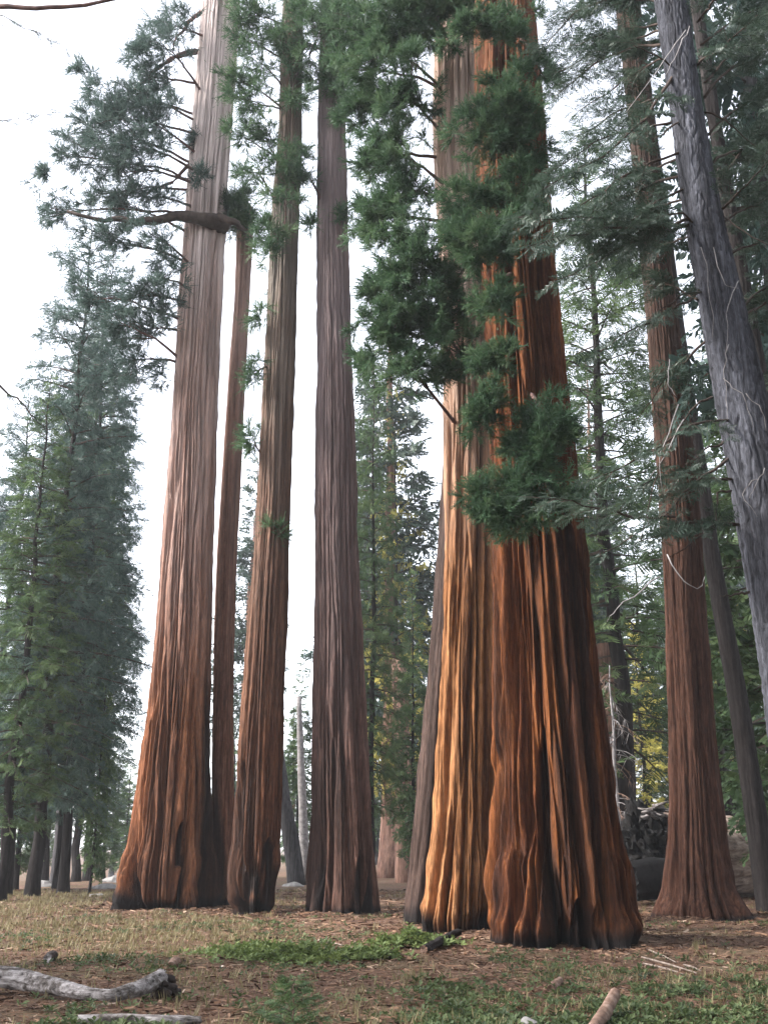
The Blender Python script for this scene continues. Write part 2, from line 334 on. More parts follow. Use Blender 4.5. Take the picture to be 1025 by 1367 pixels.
# ------------------------------------------------------------------ big stems
def stem(profile, Y, nth, nz, seed, z_bottom=-0.35, top=None, dens=0.5, R0=None, furrow=0.10, fr=1.5, butt=0.16, butt_h=4.0,
         lump=0.0, toes=0.0, undercut=0.0, char=None, base_char=0.3, scars=(), plate=0.0, yoff=0.0, bend=None):
    """a trunk from its outline in the photograph: (v, left u, right u) rows at distance Y. Returns V, T, char, base xyz, axis function"""
    pr = np.array(sorted(profile, key=lambda a: -a[0]), float)
    C = np.array([at((a[1]+a[2])/2, a[0], Y) for a in pr]); R = np.array([(a[2]-a[1])/2*px((a[1]+a[2])/2, a[0], Y) for a in pr])
    zs, xs = C[:, 2], C[:, 0]
    if top is None: top = zs[-1] + 9.0
    # continue past the last row along the same slope
    sl = (xs[-1]-xs[-2])/(zs[-1]-zs[-2]); rl = (R[-1]-R[-2])/(zs[-1]-zs[-2])
    if top > zs[-1]: zs = np.append(zs, top); xs = np.append(xs, xs[-1]+sl*(top-C[-1, 2])); R = np.append(R, max(R[-1]*0.75, R[-1]+rl*(top-C[-1, 2])))
    z = z_bottom + (top-z_bottom)*np.linspace(0, 1, nz)**1.25
    zd = np.linspace(z_bottom, top, 800)
    k = np.hanning(61); k /= k.sum()
    def sm(a):
        q = np.interp(zd, zs, a); q = np.convolve(np.pad(q, 30, 'reflect', reflect_type='odd'), k, 'valid'); return np.interp(z, zd, q)
    cx, rr = sm(xs), sm(R)
    th0 = np.linspace(-math.pi, math.pi, nth, endpoint=False); th = th0 - dens*np.sin(th0)   # th = 0 faces the camera
    TH, ZZ = np.meshgrid(th, z); RR = rr[:, None]
    R0 = R0 or float(np.median(rr)); ax, ay = np.sin(TH)*R0, -np.cos(TH)*R0
    wx = 0.07*noise(ax*0.9, ay*0.9, ZZ*0.22, seed+1); wy = 0.07*noise(ax*0.9, ay*0.9, ZZ*0.22, seed+2)
    ax, ay = ax+wx, ay+wy
    low = np.exp(-np.maximum(ZZ, 0)/butt_h)
    q0 = noise(ax*0.75/R0*1.3, ay*0.75/R0*1.3, ZZ*0.035, seed+3)
    d = RR*butt*low*q0*1.6 + RR*0.05*q0
    q1 = noise(ax*fr, ay*fr, ZZ*fr*0.024, seed+4); q2 = noise(ax*fr*2.1, ay*fr*2.1, ZZ*fr*0.045, seed+5); q3 = noise(ax*fr*4.6, ay*fr*4.6, ZZ*fr*0.12, seed+6)
    g1 = 1-sst(0.0, 0.15, np.abs(q1)); g2 = 1-sst(0, 0.17, np.abs(q2)); g3 = 1-sst(0, 0.22, np.abs(q3))
    amp = furrow*np.minimum(1.0, RR/0.9)*(0.9+0.7*low)
    d -= amp*(g1*1.0 + 0.9*g2 + 0.6*g3); d += amp*0.4*q2 + amp*0.2*q1
    d += (0.025*noise(ax*6, ay*6, ZZ*1.6, seed+7) + 0.03*noise(ax*3, ay*3, ZZ*0.5, seed+17))*np.minimum(1, RR)*min(1, furrow/0.06)
    if furrow > 0.06: d += 0.022*noise(ax*11, ay*11, ZZ*1.3, seed+18) + 0.018*noise(ax*17, ay*17, ZZ*3.0, seed+19)
    if plate:
        p = np.abs(noise(ax*7, ay*7, ZZ*3.2, seed+8)); d -= plate*(1-sst(0, 0.16, p)); d += plate*0.8*noise(ax*16, ay*16, ZZ*10, seed+9)
    if lump:
        lz = sst(1.5, 0.2, ZZ); d += lump*lz*(noise(ax*1.5, ay*1.5, ZZ*1.1, seed+11)*1.3 + 0.15) - lump*0.5*lz*g1
    ch = np.zeros_like(TH)
    if toes:
        qt = noise(ax*1.5, ay*1.5, ZZ*0.15, seed+21); gt = 1-sst(0.0, 0.15, np.abs(qt)); lz = sst(3.2, 0.6, ZZ)
        d -= toes*gt*lz; ch = np.maximum(ch, 0.95*sst(0.35, 0.8, gt)*sst(2.0, 0.7, ZZ))  # colour is darkened along the grooves between the toes
        d += toes*0.35*sst(0.5, 0.9, ZZ)*sst(1.7, 1.2, ZZ)*(np.abs(qt) > 0.1)*0.5
    if undercut:
        d -= undercut*sst(0.30, 0.02, ZZ + 0.35*noise(ax*1.2, ay*1.2, 0, seed+12))
    if base_char: ch = np.maximum(ch, sst(base_char, base_char*0.15, ZZ + 0.8*base_char*noise(ax*1.5, ay*1.5, ZZ*0.8, seed+13)))  # foot band: char, with the shadow line at the ground painted in
    if char is not None: ch = np.maximum(ch, char(TH, ZZ, ax, ay))
    for (u0, u1, v0, v1, depth, strength) in scars:           # burnt hollows: photo box with an arched top
        c0 = at((u0+u1)/2, (v0+v1)/2, Y); zc0, zc1 = at(u0, v1, Y)[2], at(u0, v0, Y)[2]
        xl, xr = at(u0, v1, Y)[0], at(u1, v1, Y)[0]
        X = cx[:, None] + RR*np.sin(TH); tt = np.clip((ZZ-zc0)/(zc1-zc0), 0, 1.2)
        half = (xr-xl)/2*np.sqrt(np.clip(1.02-tt, 0, 1)); dd = np.abs(X-(xl+xr)/2 + 0.3*(xr-xl)*noise(ax*1.5, ay*1.5, ZZ*0.5, seed+15))/np.maximum(half, 1e-3) + 0.9*noise(ax*5, ay*5, ZZ*0.7, seed+16)
        msk = sst(1.2, 0.5, dd)*(np.cos(TH) > 0)*(ZZ < zc1)*(ZZ > zc0-0.3)
        d -= depth*msk; ch = np.maximum(ch, msk*strength)
    rad = np.maximum(RR+d, 0.02)
    cy = np.zeros_like(z) if bend is None else bend(z)
    bx, bz = cx[0], 0.0
    V = np.stack([cx[:, None]-bx + rad*np.sin(TH), cy[:, None] - rad*np.cos(TH), ZZ], -1).reshape(-1, 3)
    i = np.arange(nz-1)[:, None]*nth; j = np.arange(nth)[None]; j2 = (j+1) % nth
    q = np.stack([i+j, i+j2, i+nth+j2, i+nth+j], -1).reshape(-1, 4)
    T = np.concatenate([q[:, [0, 1, 2]], q[:, [0, 2, 3]]])
    V = np.concatenate([V, [[cx[-1]-bx, cy[-1], z[-1]+0.1]]]); n0 = nz*nth
    jj = np.arange(nth); T = np.concatenate([T, np.stack([n0+0*jj, (nz-1)*nth+jj, (nz-1)*nth+(jj+1) % nth], 1)])
    ch = np.append(ch.ravel(), 0)
    base = np.array([bx, Y, 0.0])
    axis = lambda zz: (np.array([np.interp(zz, z, cx), Y+np.interp(zz, z, cy), zz]), float(np.interp(zz, z, rr)))
    return V, T, ch, base, axis

class Tree:
    def __init__(s, name, label, mat, profile, Y, group=None, **kw):
        V, T, ch, s.base, s.axis = stem(profile, Y, **kw)
        s.Y = Y; s.root = thing(name, label, 'tree', s.base, group); s.mb = MB(); s.nb = 0
        s.trunk = mesh_obj('trunk', V, T, mat, s.root, True, attrs={'char': ch})
    def branch(s, P, R, mat=None, name='branch', sides=6, label=None):
        V, T = tube(np.asarray(P)-s.base, R, sides, 0.06)
        mb = MB(); mb.add(V, T); o = mb.build(name, mat or M['limb'], s.root)
        if label: o['label'] = label
        return o
    def leaves(s, mat, label=None):
        return s.mb.build('foliage', mat, s.root, smooth=False)

def tuft_template(ncord, nleaf, r):
    """a bunch of green cords fanning out along +x; every cord a bent sliver with scale-like leaflets"""
    V, T = [], []
    for c in range(ncord):
        a = r.normal(0, 0.55, 2); L = r.uniform(0.55, 1.0); d = unit(np.array([1.0, a[0], a[1]*0.9]))
        s = unit(np.cross(d, r.normal(size=3))); st = np.array([r.uniform(0, 0.3), 0, 0])
        bend = r.normal(0, 0.12, 3); w = 0.026
        p0, p1, p2 = st, st+d*L*0.55+bend*0.3, st+d*L+bend
        n0 = len(V); V += [p0-s*w*0.5, p0+s*w*0.5, p1-s*w, p1+s*w, p2]
        T += [[n0, n0+1, n0+3], [n0, n0+3, n0+2], [n0+2, n0+3, n0+4]]
        for k in range(nleaf):
            f = r.uniform(0.25, 0.95); p = (1-f)*p0+f*p2+bend*0.3*(1-f)
            dd = unit(d*0.8+r.normal(0, 0.55, 3)); ss = unit(np.cross(dd, r.normal(size=3))); l = r.uniform(0.16, 0.30)
            n0 = len(V); V += [p-ss*0.016, p+ss*0.016, p+dd*l*0.5+ss*0.026, p+dd*l]; T += [[n0, n0+1, n0+2], [n0, n0+2, n0+3]]
    return np.array(V), np.array(T)
def frond_template(pairs, r, width=0.03, double=True):
    """a flat fir spray along +x: an axis and side twiglets as narrow blades, slightly uneven and drooping"""
    V, T = [[0, -0.008, 0], [0, 0.008, 0], [1, 0, -0.06]], [[0, 1, 2]]
    for k in range(pairs):
        x = 0.06+0.9*k/pairs
        for s in (-1, 1):
            L = (0.40*(1-0.65*x)+0.04)*r.uniform(0.75, 1.2); an = math.radians(r.uniform(38, 58))
            d = np.array([math.cos(an), s*math.sin(an), r.normal(-0.08, 0.13)]); p = np.array([x+r.normal(0, 0.01), 0, -0.06*x*x])
            sd = np.array([-d[1], d[0], r.normal(0, 0.5)]); sd = unit(sd)*width*r.uniform(0.7, 1.2)
            n0 = len(V); V += [p-sd*0.4, p+sd*0.4, p+d*L*0.5+sd, p+d*L, p+d*L*0.5-sd]
            T += [[n0, n0+1, n0+2], [n0, n0+2, n0+4], [n0+4, n0+2, n0+3]] if double else [[n0, n0+2, n0+3], [n0, n0+3, n0+4]]
    return np.array(V, float), np.array(T)
tr = np.random.default_rng(11)
TUFT = [tuft_template(11, 5, tr) for _ in range(4)]
TUFT_LO = [tuft_template(8, 3, tr) for _ in range(4)]
FROND = [frond_template(9, tr) for _ in range(4)]
FROND_LO = [frond_template(7, tr, 0.075, False) for _ in range(4)]

def puff(mb, C, rad, ntuft, size, tmpls, base, r=rng, flat=0.8, tint=(0.2, 0.9), axis=None):
    """a loose bunch of tufts: mostly along the bough's direction, partly outwards, the tips hanging a little"""
    d = unit(r.normal(size=(ntuft, 3))); rr = rad*np.abs(r.normal(0.6, 0.42, ntuft)); sq = r.uniform(0.6, 1.5, 3)
    P = C + d*rr[:, None]*np.array([1, 1, flat])*sq - base
    ax = unit(r.normal(size=3)) if axis is None else unit(axis)
    D = unit(0.55*d + 0.75*ax + r.normal(0, 0.5, (ntuft, 3)) + np.array([0, 0, r.normal(0.05, 0.35)]))
    tone = r.uniform(*tint)
    k = r.integers(0, len(tmpls), ntuft)
    for q in range(len(tmpls)):
        s = k == q
        spread(mb, tmpls[q], P[s], D[s], size*r.uniform(0.6, 1.5, s.sum()), np.clip(tone+r.normal(0, 0.2, s.sum()), 0, 1), r.uniform(0, 6.28, s.sum()))

def clump(tr_, u, v, rp, dY=0.0, n=8, per=30, size=0.30, tm=None, zatt=None, limb=True, wide=1.0, tall=1.0, lr=0.05, dead=False, tint=(0.2, 0.9)):
    """a leafy bough of a big stem: centre (u, v) and radius in photo pixels, dY metres nearer (-) or farther"""
    tm = tm or TUFT; Y = tr_.Y+dY; C = at(u, v, Y); R = rp*px(u, v, Y)
    n = int(n*3.4+0.5)
    subs = C + unit(rng.normal(size=(n, 3)))*(R*(0.1+1.35*rng.uniform(0, 1, n)))[:, None]*np.array([wide, 0.8, tall])
    if limb:
        za = zatt if zatt is not None else max(C[2]-rng.uniform(-0.6, 1.0), 2)
        A, ra = tr_.axis(za); dirn = unit(np.array([C[0]-A[0], C[1]-A[1]+1e-6, 0])); A = A + dirn*ra*0.7
        mid = (A+C)/2 + np.array([0, 0, 0.12*np.linalg.norm(C-A)])
        P = wander(bez(A, mid, C, 10), 0.10*np.linalg.norm(C-A)/3)
        bo = tr_.branch(P, np.linspace(lr, lr*0.3, 10))
        mbw = MB()
        for s in subs[:20]:
            k = rng.integers(4, 10); Q = wander(bez(P[k], (P[k]+s)/2+rng.normal(0, 0.1, 3)*R, s, 5), 0.08*R)
            mbw.add(*[a if i else a-tr_.base for i, a in enumerate(tube(Q, np.linspace(lr*0.32, 0.006, 5), 4))])
        mbw.build('twig', M['twig'], bo)
    for s in subs:
        lo_ = rng.uniform(tint[0]-0.15, tint[1]-0.35); A0 = tr_.axis(s[2])[0]; puff(tr_.mb, s, R*0.19*rng.uniform(0.5, 1.6), max(3, int(per*0.25*rng.uniform(0.3, 1.7))), size, tm, tr_.base, flat=rng.uniform(0.5, 0.9), tint=(lo_, lo_+0.4), axis=unit(s-A0)+0.6*unit(s-C))

def soot_l(TH, Z, ax, ay):
    return np.clip(0.55*sst(0.17, 0.3, noise(ax*2.0, ay*2.0, Z*0.06, 87))*sst(9, 3, Z) + 0.8*sst(0.5, 1.1, TH)*sst(8, 3, Z), 0, 0.9)
def soot_m(TH, Z, ax, ay):
    return 0.6*sst(0.16, 0.3, noise(ax*2.4, ay*2.4, Z*0.06, 88))*sst(7, 2, Z)
# ---- first tall sequoia from the left
t1 = Tree('giant_sequoia', 'tall pale sequoia with a long dark limb reaching left and blocky charred feet', M['bark_left'],
    [(1228, 148, 300), (1205, 156, 294), (1180, 163, 290), (1120, 175, 287), (1040, 186, 284), (950, 197, 282), (850, 207, 284), (750, 214, 285), (620, 224, 290), (500, 232, 293), (400, 239, 297), (300, 247, 301), (200, 254, 307), (100, 262, 314), (0, 271, 320)],
    32.0, nth=300, nz=380, seed=10, char=soot_l, lump=0.2, toes=0.5, undercut=0.14, base_char=0.65, furrow=0.11, fr=1.9, butt=0.14, dens=0.55,
    scars=[(243, 259, 1098, 1140, 0.25, 0.9), (272, 300, 1050, 1230, 0.18, 0.7)])
# ---- the slim one and the third, grown together with it at the foot
t2 = Tree('giant_sequoia', 'slimmest sequoia, squeezed between two thicker trunks, its top broken off beneath foliage', M['bark_slim'],
    [(1225, 276, 322), (1150, 279, 317), (1050, 281, 313), (950, 283, 312), (850, 285, 314), (750, 289, 317), (620, 297, 323), (500, 305, 329), (400, 313, 334), (300, 316, 339), (290, 317, 338)],
    33.0, nth=120, nz=260, seed=20, char=lambda TH, Z, ax, ay: 0.8*sst(9, 3, Z)*sst(-.1, .25, noise(ax*2, ay*2, Z*.2, 3)), top=at(328, 275, 33.0)[2], furrow=0.06, fr=2.2, butt=0.1)
t3 = Tree('giant_sequoia', 'sequoia with mossy green upper bark and black burnt foot, rightmost of three grown together', M['bark_third'],
    [(1232, 300, 372), (1180, 306, 374), (1100, 311, 378), (1000, 318, 382), (900, 327, 384), (800, 333, 386), (700, 340, 388), (600, 346, 391), (500, 351, 394), (400, 357, 396), (300, 361, 399), (200, 370, 403), (100, 374, 404), (0, 378, 404)],
    29.3, nth=200, nz=320, seed=33, char=soot_m, furrow=0.09, fr=2.2, toes=0.2, dens=0.55, base_char=0.5, undercut=0.15, butt=0.18, butt_h=3,
    scars=[(306, 330, 1020, 1235, 0.16, 0.85), (346, 380, 1120, 1240, 0.12, 0.85)])
t4 = Tree('giant_sequoia', 'straight greyish sequoia standing alone mid-gap with a black burn hollow at its foot', M['bark_middle'],
    [(1228, 398, 522), (1195, 408, 510), (1130, 414, 502), (1050, 417, 497), (950, 418, 491), (850, 419, 486), (750, 419, 481), (620, 420, 475), (500, 421, 470), (400, 422, 467), (300, 423, 464), (200, 424, 462), (100, 426, 461), (0, 428, 460)],
    29.5, nth=230, nz=340, seed=44, char=soot_m, furrow=0.10, fr=2.0, toes=0.15, dens=0.55, base_char=0.3, butt=0.14, butt_h=3,
    scars=[(466, 506, 1135, 1235, 0.2, 0.9)])
# ---- the great pair
def soot_r(TH, Z, ax, ay):
    a = sst(0.02, 0.2, noise(ax*2.3, ay*2.3, Z*0.05, 77)+0.10*np.sin(TH))*sst(14, 4, Z)
    b_ = sst(0.16, 0.3, noise(ax*3.0, ay*3.0, Z*0.12, 78))*sst(16, 6, Z)*0.8
    return np.clip(np.maximum(a*0.48, b_*0.8), 0, 1)
def soot_o(TH, Z, ax, ay):
    return 0.6*sst(0.26, 0.36, noise(ax*2.2, ay*2.2, Z*0.06, 79))*sst(14, 5, Z)
t5 = Tree('giant_sequoia', 'massive red sequoia in front, the widest trunk, soot streaked with bulging feet', M['bark_red'],
    [(1276, 624, 866), (1245, 634, 856), (1200, 640, 845), (1150, 644, 836), (1080, 648, 827), (1000, 650, 814), (900, 652, 799), (820, 653, 791), (750, 654, 783), (620, 652, 768), (500, 648, 756), (400, 642, 747), (300, 638, 738), (200, 636, 730), (100, 635, 722), (0, 635, 715)],
    20.9, nth=380, nz=430, seed=55, lump=0.24, toes=0.34, undercut=0.14, base_char=0.5, furrow=0.16, fr=1.9, butt=0.045, butt_h=5, char=soot_r, dens=0.6,
    scars=[(700, 745, 975, 1262, 0.22, 0.8), (728, 800, 1195, 1270, 0.25, 0.9)])
t6 = Tree('giant_sequoia', 'orange-tan sequoia fused to the left flank of the massive red one', M['bark_orange'],
    [(1256, 550, 670), (1230, 559, 667), (1200, 566, 664), (1100, 576, 662), (1000, 580, 662), (900, 583, 664), (750, 587, 668), (600, 590, 668), (500, 590, 664), (320, 584, 655), (200, 577, 650), (100, 577, 648), (0, 580, 645)],
    23.4, nth=300, nz=380, seed=63, lump=0.22, toes=0.3, undercut=0.12, base_char=0.45, furrow=0.13, fr=1.8, butt=0.1, char=soot_o, dens=0.55)
t7 = Tree('giant_sequoia', 'dark greyish sequoia trunk leaning in behind the orange-tan one', M['bark_grey'],
    [(1235, 536, 634), (1180, 544, 634), (1100, 552, 634), (1000, 562, 634), (900, 571, 636), (800, 579, 640), (700, 586, 644), (600, 592, 646), (400, 598, 644), (200, 600, 640), (0, 602, 636)],
    26.0, nth=110, nz=220, seed=70, base_char=0.5, furrow=0.08, fr=1.8)
# ---- sequoia at the right
t8 = Tree('giant_sequoia', 'slender red-brown sequoia with spreading root flare in front of the fallen log', M['bark_back'],
    [(1236, 870, 1010), (1205, 884, 988), (1160, 890, 974), (1100, 893, 968), (1000, 892, 955), (900, 890, 948), (800, 886, 940), (700, 881, 934), (560, 871, 920), (400, 859, 901), (250, 846, 880), (120, 834, 868), (0, 820, 852)],
    27.8, nth=200, nz=340, seed=84, base_char=0.12, furrow=0.08, fr=2.4, dens=0.55, butt=0.22, butt_h=1.5, lump=0.12)

# ------------------------------------------------------------------ boughs of the sequoias
# the long limb of the first tree
def limb_path(tree, pts, n=14):
    P = np.array([at(u, v, tree.Y+dy) for (u, v, dy) in pts]); s = np.linspace(0, 1, len(P)); q = np.linspace(0, 1, n)
    return wander(np.stack([np.interp(q, s, P[:, k]) for k in range(3)], 1), 0.12)
t1.branch(limb_path(t1, [(300, 300, -0.2), (268, 291, -1.0), (238, 287, -1.0), (215, 295, -1.05), (185, 299, -1.2), (158, 293, -1.3), (140, 295, -1.4), (90, 282, -1.6)]), np.linspace(0.21, 0.05, 14)*np.array([1.5, 1.25, 1.1]+[1]*11)*np.array([1, 1.08, .95, 1.1, 1, .92, 1.06, 1, .95, 1.05, 1, 1, 1, 1]), M['twig'], sides=9)
t1.branch(limb_path(t1, [(285, 290, 0.2), (300, 294, -0.7), (312, 300, -0.9), (320, 306, -0.7), (327, 312, 0)]), np.linspace(0.17, 0.07, 14), M['twig'], sides=7)
t1.branch(limb_path(t1, [(275, 62, 0), (245, 75, -0.5), (212, 95, -0.8), (180, 120, -1)]), np.linspace(0.13, 0.04, 14), sides=7)
t1.branch(limb_path(t1, [(262, 210, 0), (235, 238, -0.6), (205, 250, -0.9), (185, 270, -1)]), np.linspace(0.07, 0.02, 14))
t1.branch(limb_path(t1, [(276, 10, 0), (250, 30, -0.5), (232, 60, -0.9)]), np.linspace(0.09, 0.03, 14))
for (u, v, rp, n_) in ((185, 125, 34, 8), (150, 160, 38, 10), (205, 165, 34, 9), (175, 195, 42, 12), (118, 175, 26, 6), (105, 210, 24, 5), (200, 105, 30, 6), (218, 60, 26, 5), (190, 70, 20, 4), (235, 35, 24, 5),
                       (165, 275, 40, 9), (125, 262, 26, 4), (75, 282, 32, 5), (195, 440, 28, 6), (180, 480, 24, 5), (222, 410, 18, 3), (160, 430, 24, 5), (125, 400, 24, 4), (215, 500, 14, 2), (135, 135, 24, 5), (165, 230, 30, 6), (205, 262, 24, 4), (210, 318, 30, 5), (150, 322, 30, 5), (215, 370, 24, 4), (190, 395, 24, 4), (265, 190, 9, 2), (268, 230, 12, 2), (110, 90, 10, 2), (60, 230, 9, 2)):
    clump(t1, u, v, rp, -1.0 + rng.uniform(-0.8, 0.8), n_, 26, 0.36, TUFT_LO, limb=rp > 23, lr=0.05)
t1.leaves(M['leaf_blue'])
for (u, v, rp, n_) in ((320, 285, 18, 5), (305, 275, 14, 4), (330, 262, 12, 3), (326, 295, 14, 5), (318, 272, 12, 4), (345, 305, 14, 3), (295, 290, 14, 4), (312, 298, 12, 3), (322, 230, 10, 2)):
    clump(t2, u, v, rp, rng.uniform(-1.2, 0.2), n_, 22, 0.34, TUFT_LO, limb=False)
t2.leaves(M['leaf_sequoia'])
for (u, v, rp, n_) in ((350, 85, 30, 7), (335, 140, 26, 6), (355, 185, 24, 5), (322, 110, 22, 4), (318, 50, 24, 5), (395, 130, 18, 4), (370, 40, 28, 6), (335, 20, 26, 5), (386, 215, 16, 4), (380, 265, 16, 3), (345, 230, 18, 3), (318, 180, 18, 3), (365, 310, 18, 4),
                       (385, 240, 13, 3), (372, 380, 14, 3), (345, 420, 14, 2), (340, 500, 16, 3), (338, 590, 16, 3), (358, 340, 12, 2), (370, 715, 14, 2)):
    clump(t3, u, v, rp, -0.9 + rng.uniform(-0.4, 0.4) if v < 360 else rng.uniform(-0.8, 1.5), n_, 24, 0.33, TUFT_LO, limb=rp > 15, lr=0.035)
t3.leaves(M['leaf_sequoia'])
for (u, v, rp, n_) in ((430, 20, 44, 13), (415, 60, 30, 8), (450, 70, 28, 7), (405, 15, 26, 6), (460, 25, 30, 7), (443, 115, 20, 4), (425, 105, 18, 4), (405, 205, 12, 2), (412, 235, 14, 2), (490, 60, 28, 5), (455, 150, 12, 2), (415, 300, 9, 2), (460, 290, 10, 2)):
    clump(t4, u, v, rp, -0.9 + rng.uniform(-0.5, 0.4), n_, 26, 0.33, TUFT_LO, limb=rp > 13, lr=0.05)
t4.leaves(M['leaf_sequoia'])
# the boughs hanging over the great pair
for (u, v, rp, dy, n_) in ((520, 60, 50, -1.5, 12), (490, 30, 38, -1, 8), (570, 25, 40, -1.8, 9), (542, 120, 38, -1.5, 9), (510, 130, 36, -1, 8), (522, 200, 38, -1.2, 8), (530, 260, 38, -1.4, 9), (500, 215, 26, -1, 5),
                           (548, 325, 42, -1.6, 11), (535, 375, 40, -1.6, 10), (590, 370, 40, -1.8, 10), (560, 430, 44, -1.7, 11), (515, 440, 30, -1.4, 6), (595, 440, 34, -1.8, 8), (540, 490, 30, -1.5, 6), (500, 390, 22, -1.2, 4), (590, 500, 22, -1.6, 4), (485, 300, 24, 0.5, 4), (490, 490, 18, 0, 3),
                           (605, 15, 34, -1.6, 8), (548, 10, 40, -1.6, 10), (490, 90, 34, -1, 7), (480, 150, 20, -.5, 4), (520, 290, 26, -1, 5)):
    clump(t6, u, v, rp, dy + rng.uniform(-0.4, 0.4), n_, 30, 0.29, TUFT, limb=rp > 25, lr=0.05)
t6.leaves(M['leaf_sequoia'])
for (u, v, rp, dy, n_) in ((655, 165, 42, -2.0, 13), (690, 190, 34, -2.1, 9), (640, 270, 36, -2.0, 10), (700, 245, 32, -2.1, 8), (660, 320, 36, -2.1, 10), (625, 320, 26, -1.9, 6), (680, 130, 30, -1.9, 6),
                           (660, 400, 24, -2.0, 5), (665, 480, 20, -2.0, 5), (655, 530, 20, -2.0, 5), (642, 560, 16, -2.0, 4), (725, 560, 34, -2.1, 10), (700, 590, 26, -2.1, 7), (745, 575, 20, -2.1, 5), (715, 620, 26, -2.1, 6), (690, 640, 24, -2.1, 6), (648, 665, 24, -2.2, 7), (700, 680, 28, -2.1, 8), (740, 665, 22, -2.2, 5), (670, 695, 16, -2.2, 4), (625, 30, 28, -1.5, 6), (680, 40, 30, -1.5, 6), (720, 90, 26, -1.2, 5)):
    clump(t5, u, v, rp, dy + rng.uniform(-0.25, 0.25), n_, 30 if v < 500 else 21, 0.26, TUFT, limb=rp > 21, lr=0.045, zatt=at(u, v-18, t5.Y)[2])
t5.leaves(M['leaf_sequoia'])

for T_, h0 in ((t1, 33), (t3, 30), (t4, 31), (t5, 25), (t6, 27), (t8, 29)):       # crowns above the frame
    mb = MB()
    for k in range(16):
        z = h0+rng.uniform(0, 8); A_, ra = T_.axis(z); a = rng.uniform(0, 6.28); C = A_+np.array([math.cos(a), math.sin(a), 0])*rng.uniform(1, 3.2)
        puff(mb, C, rng.uniform(0.7, 1.2), 28, 0.85, TUFT_LO, T_.base)
    mb.build('upper_crown', M['leaf_sequoia'], T_.root, smooth=False)
# ------------------------------------------------------------------ firs
def fir_crown(mb, base, P0, P1, sag, nst, size, tm, r, base_wood=0.02, leaf_from=0.25, two=False, tint0=0.5, up=0.0, hang=0.16):
    """one fir limb from P0 to P1: wood, then flat sprays on both sides"""
    L = np.linalg.norm(P1-P0); mid = (P0+P1)/2 + np.array([0, 0, sag*L])
    P = bez(P0, mid, P1, 6); mb.add(*[a if i else a-base for i, a in enumerate(tube(P, np.linspace(base_wood, base_wood*0.2, 6), 3, cap=False))], mi=1)
    t_ = np.linspace(leaf_from, 1.0, nst) + r.normal(0, 0.3/nst, nst); t_ = np.clip(t_, 0.05, 1)
    Q = bez(P0, mid, P1, 60)[np.minimum((t_*59).astype(int), 59)]
    ax = unit(bez(P0, mid, P1, 61)[1:][np.minimum((t_*59).astype(int), 59)]-Q)
    sd = unit(np.cross(ax, [0, 0, 1.0])); s = np.where(np.arange(nst) % 2 == 0, 1, -1)[:, None]
    D = ax*0.75 + sd*s*0.75 + np.array([0, 0, up-0.12]) + r.normal(0, 1, (nst, 3))*np.array([0.16, 0.16, hang]); D[-1] = ax[-1]
    sc = size*(1.15-0.55*t_)*r.uniform(0.75, 1.25, nst)
    k = r.integers(0, len(tm), nst); tn = np.clip(tint0+r.normal(0, 0.16, nst), 0, 1)
    for q in range(len(tm)):
        m_ = k == q; spread(mb, tm[q], Q[m_]-base, D[m_], sc[m_], tn[m_], r.normal(0, 0.75, m_.sum()))

def make_fir(name, H, crown0, Lmax, nb, nst, size, tm, seed, leaf, bark, r0=None, droop=-0.25, sides=10, shape=0.75, top_gap=0.0, two_level=True):
    """a free-standing fir at the origin: trunk, and a crown of whorled limbs with flat sprays"""
    r = np.random.default_rng(seed); root = thing(name, 'x', 'tree', (0, 0, 0)); mb = MB(); z0 = np.zeros(3)
    r0 = r0 or H*0.012; zz = np.linspace(-0.4, H, 24)
    Pt = np.stack([0.05*np.cumsum(r.normal(size=24)), 0.05*np.cumsum(r.normal(size=24)), zz], 1); Pt[:2, :2] = 0
    Rt = r0*(1-zz/H*0.96).clip(0.02)*(1+0.5*np.exp(-(zz+0.4)/0.8))
    mt = MB(); mt.add(*tube(Pt, Rt, sides, 0.05)); mt.build('trunk', M[bark], root)
    for k in range(nb):
        f = (k+r.uniform(0, 1))/nb; z = H*(crown0+(1-crown0)*f**0.92)*0.995; a = k*2.399+r.normal(0, 0.4)
        L = Lmax*((1-f)**shape*0.93+0.07)*r.uniform(0.6, 1.15)*(0.7+0.3*min(1, f*5))
        c = np.array([np.interp(z, zz, Pt[:, 0]), np.interp(z, zz, Pt[:, 1]), z])
        d = np.array([math.cos(a), math.sin(a), 0]); e = c+d*L+np.array([0, 0, L*(droop*(1-f)+0.35*f)*r.uniform(0.6, 1.4)])
        tone = r.uniform(0.15, 0.85)
        m_ = max(3, int(nst*(L/Lmax)**0.8))
        fir_crown(mb, z0, c, e, 0.10, m_, size*(0.55+0.45*L/Lmax), tm, r, base_wood=0.012+0.012*L, tint0=tone, hang=0.42)
        if two_level and L > 0.4*Lmax:
            sdv = np.array([-d[1], d[0], 0])
            for s in (-1, 1):
                for q in (0.35, 0.6):
                    b0 = c+(e-c)*q+np.array([0, 0, 0.08*L]); b1 = b0+(d*0.7+sdv*s*0.7)*L*(0.62-0.4*q)+np.array([0, 0, r.normal(-0.08, 0.16)*L])
                    fir_crown(mb, z0, b0, b1, 0.05, max(3, m_//2), size*0.7, tm, r, base_wood=0.01, tint0=tone, hang=0.45)
    mb.build('crown', [M[leaf], M['twig']], root, smooth=False)
    return root

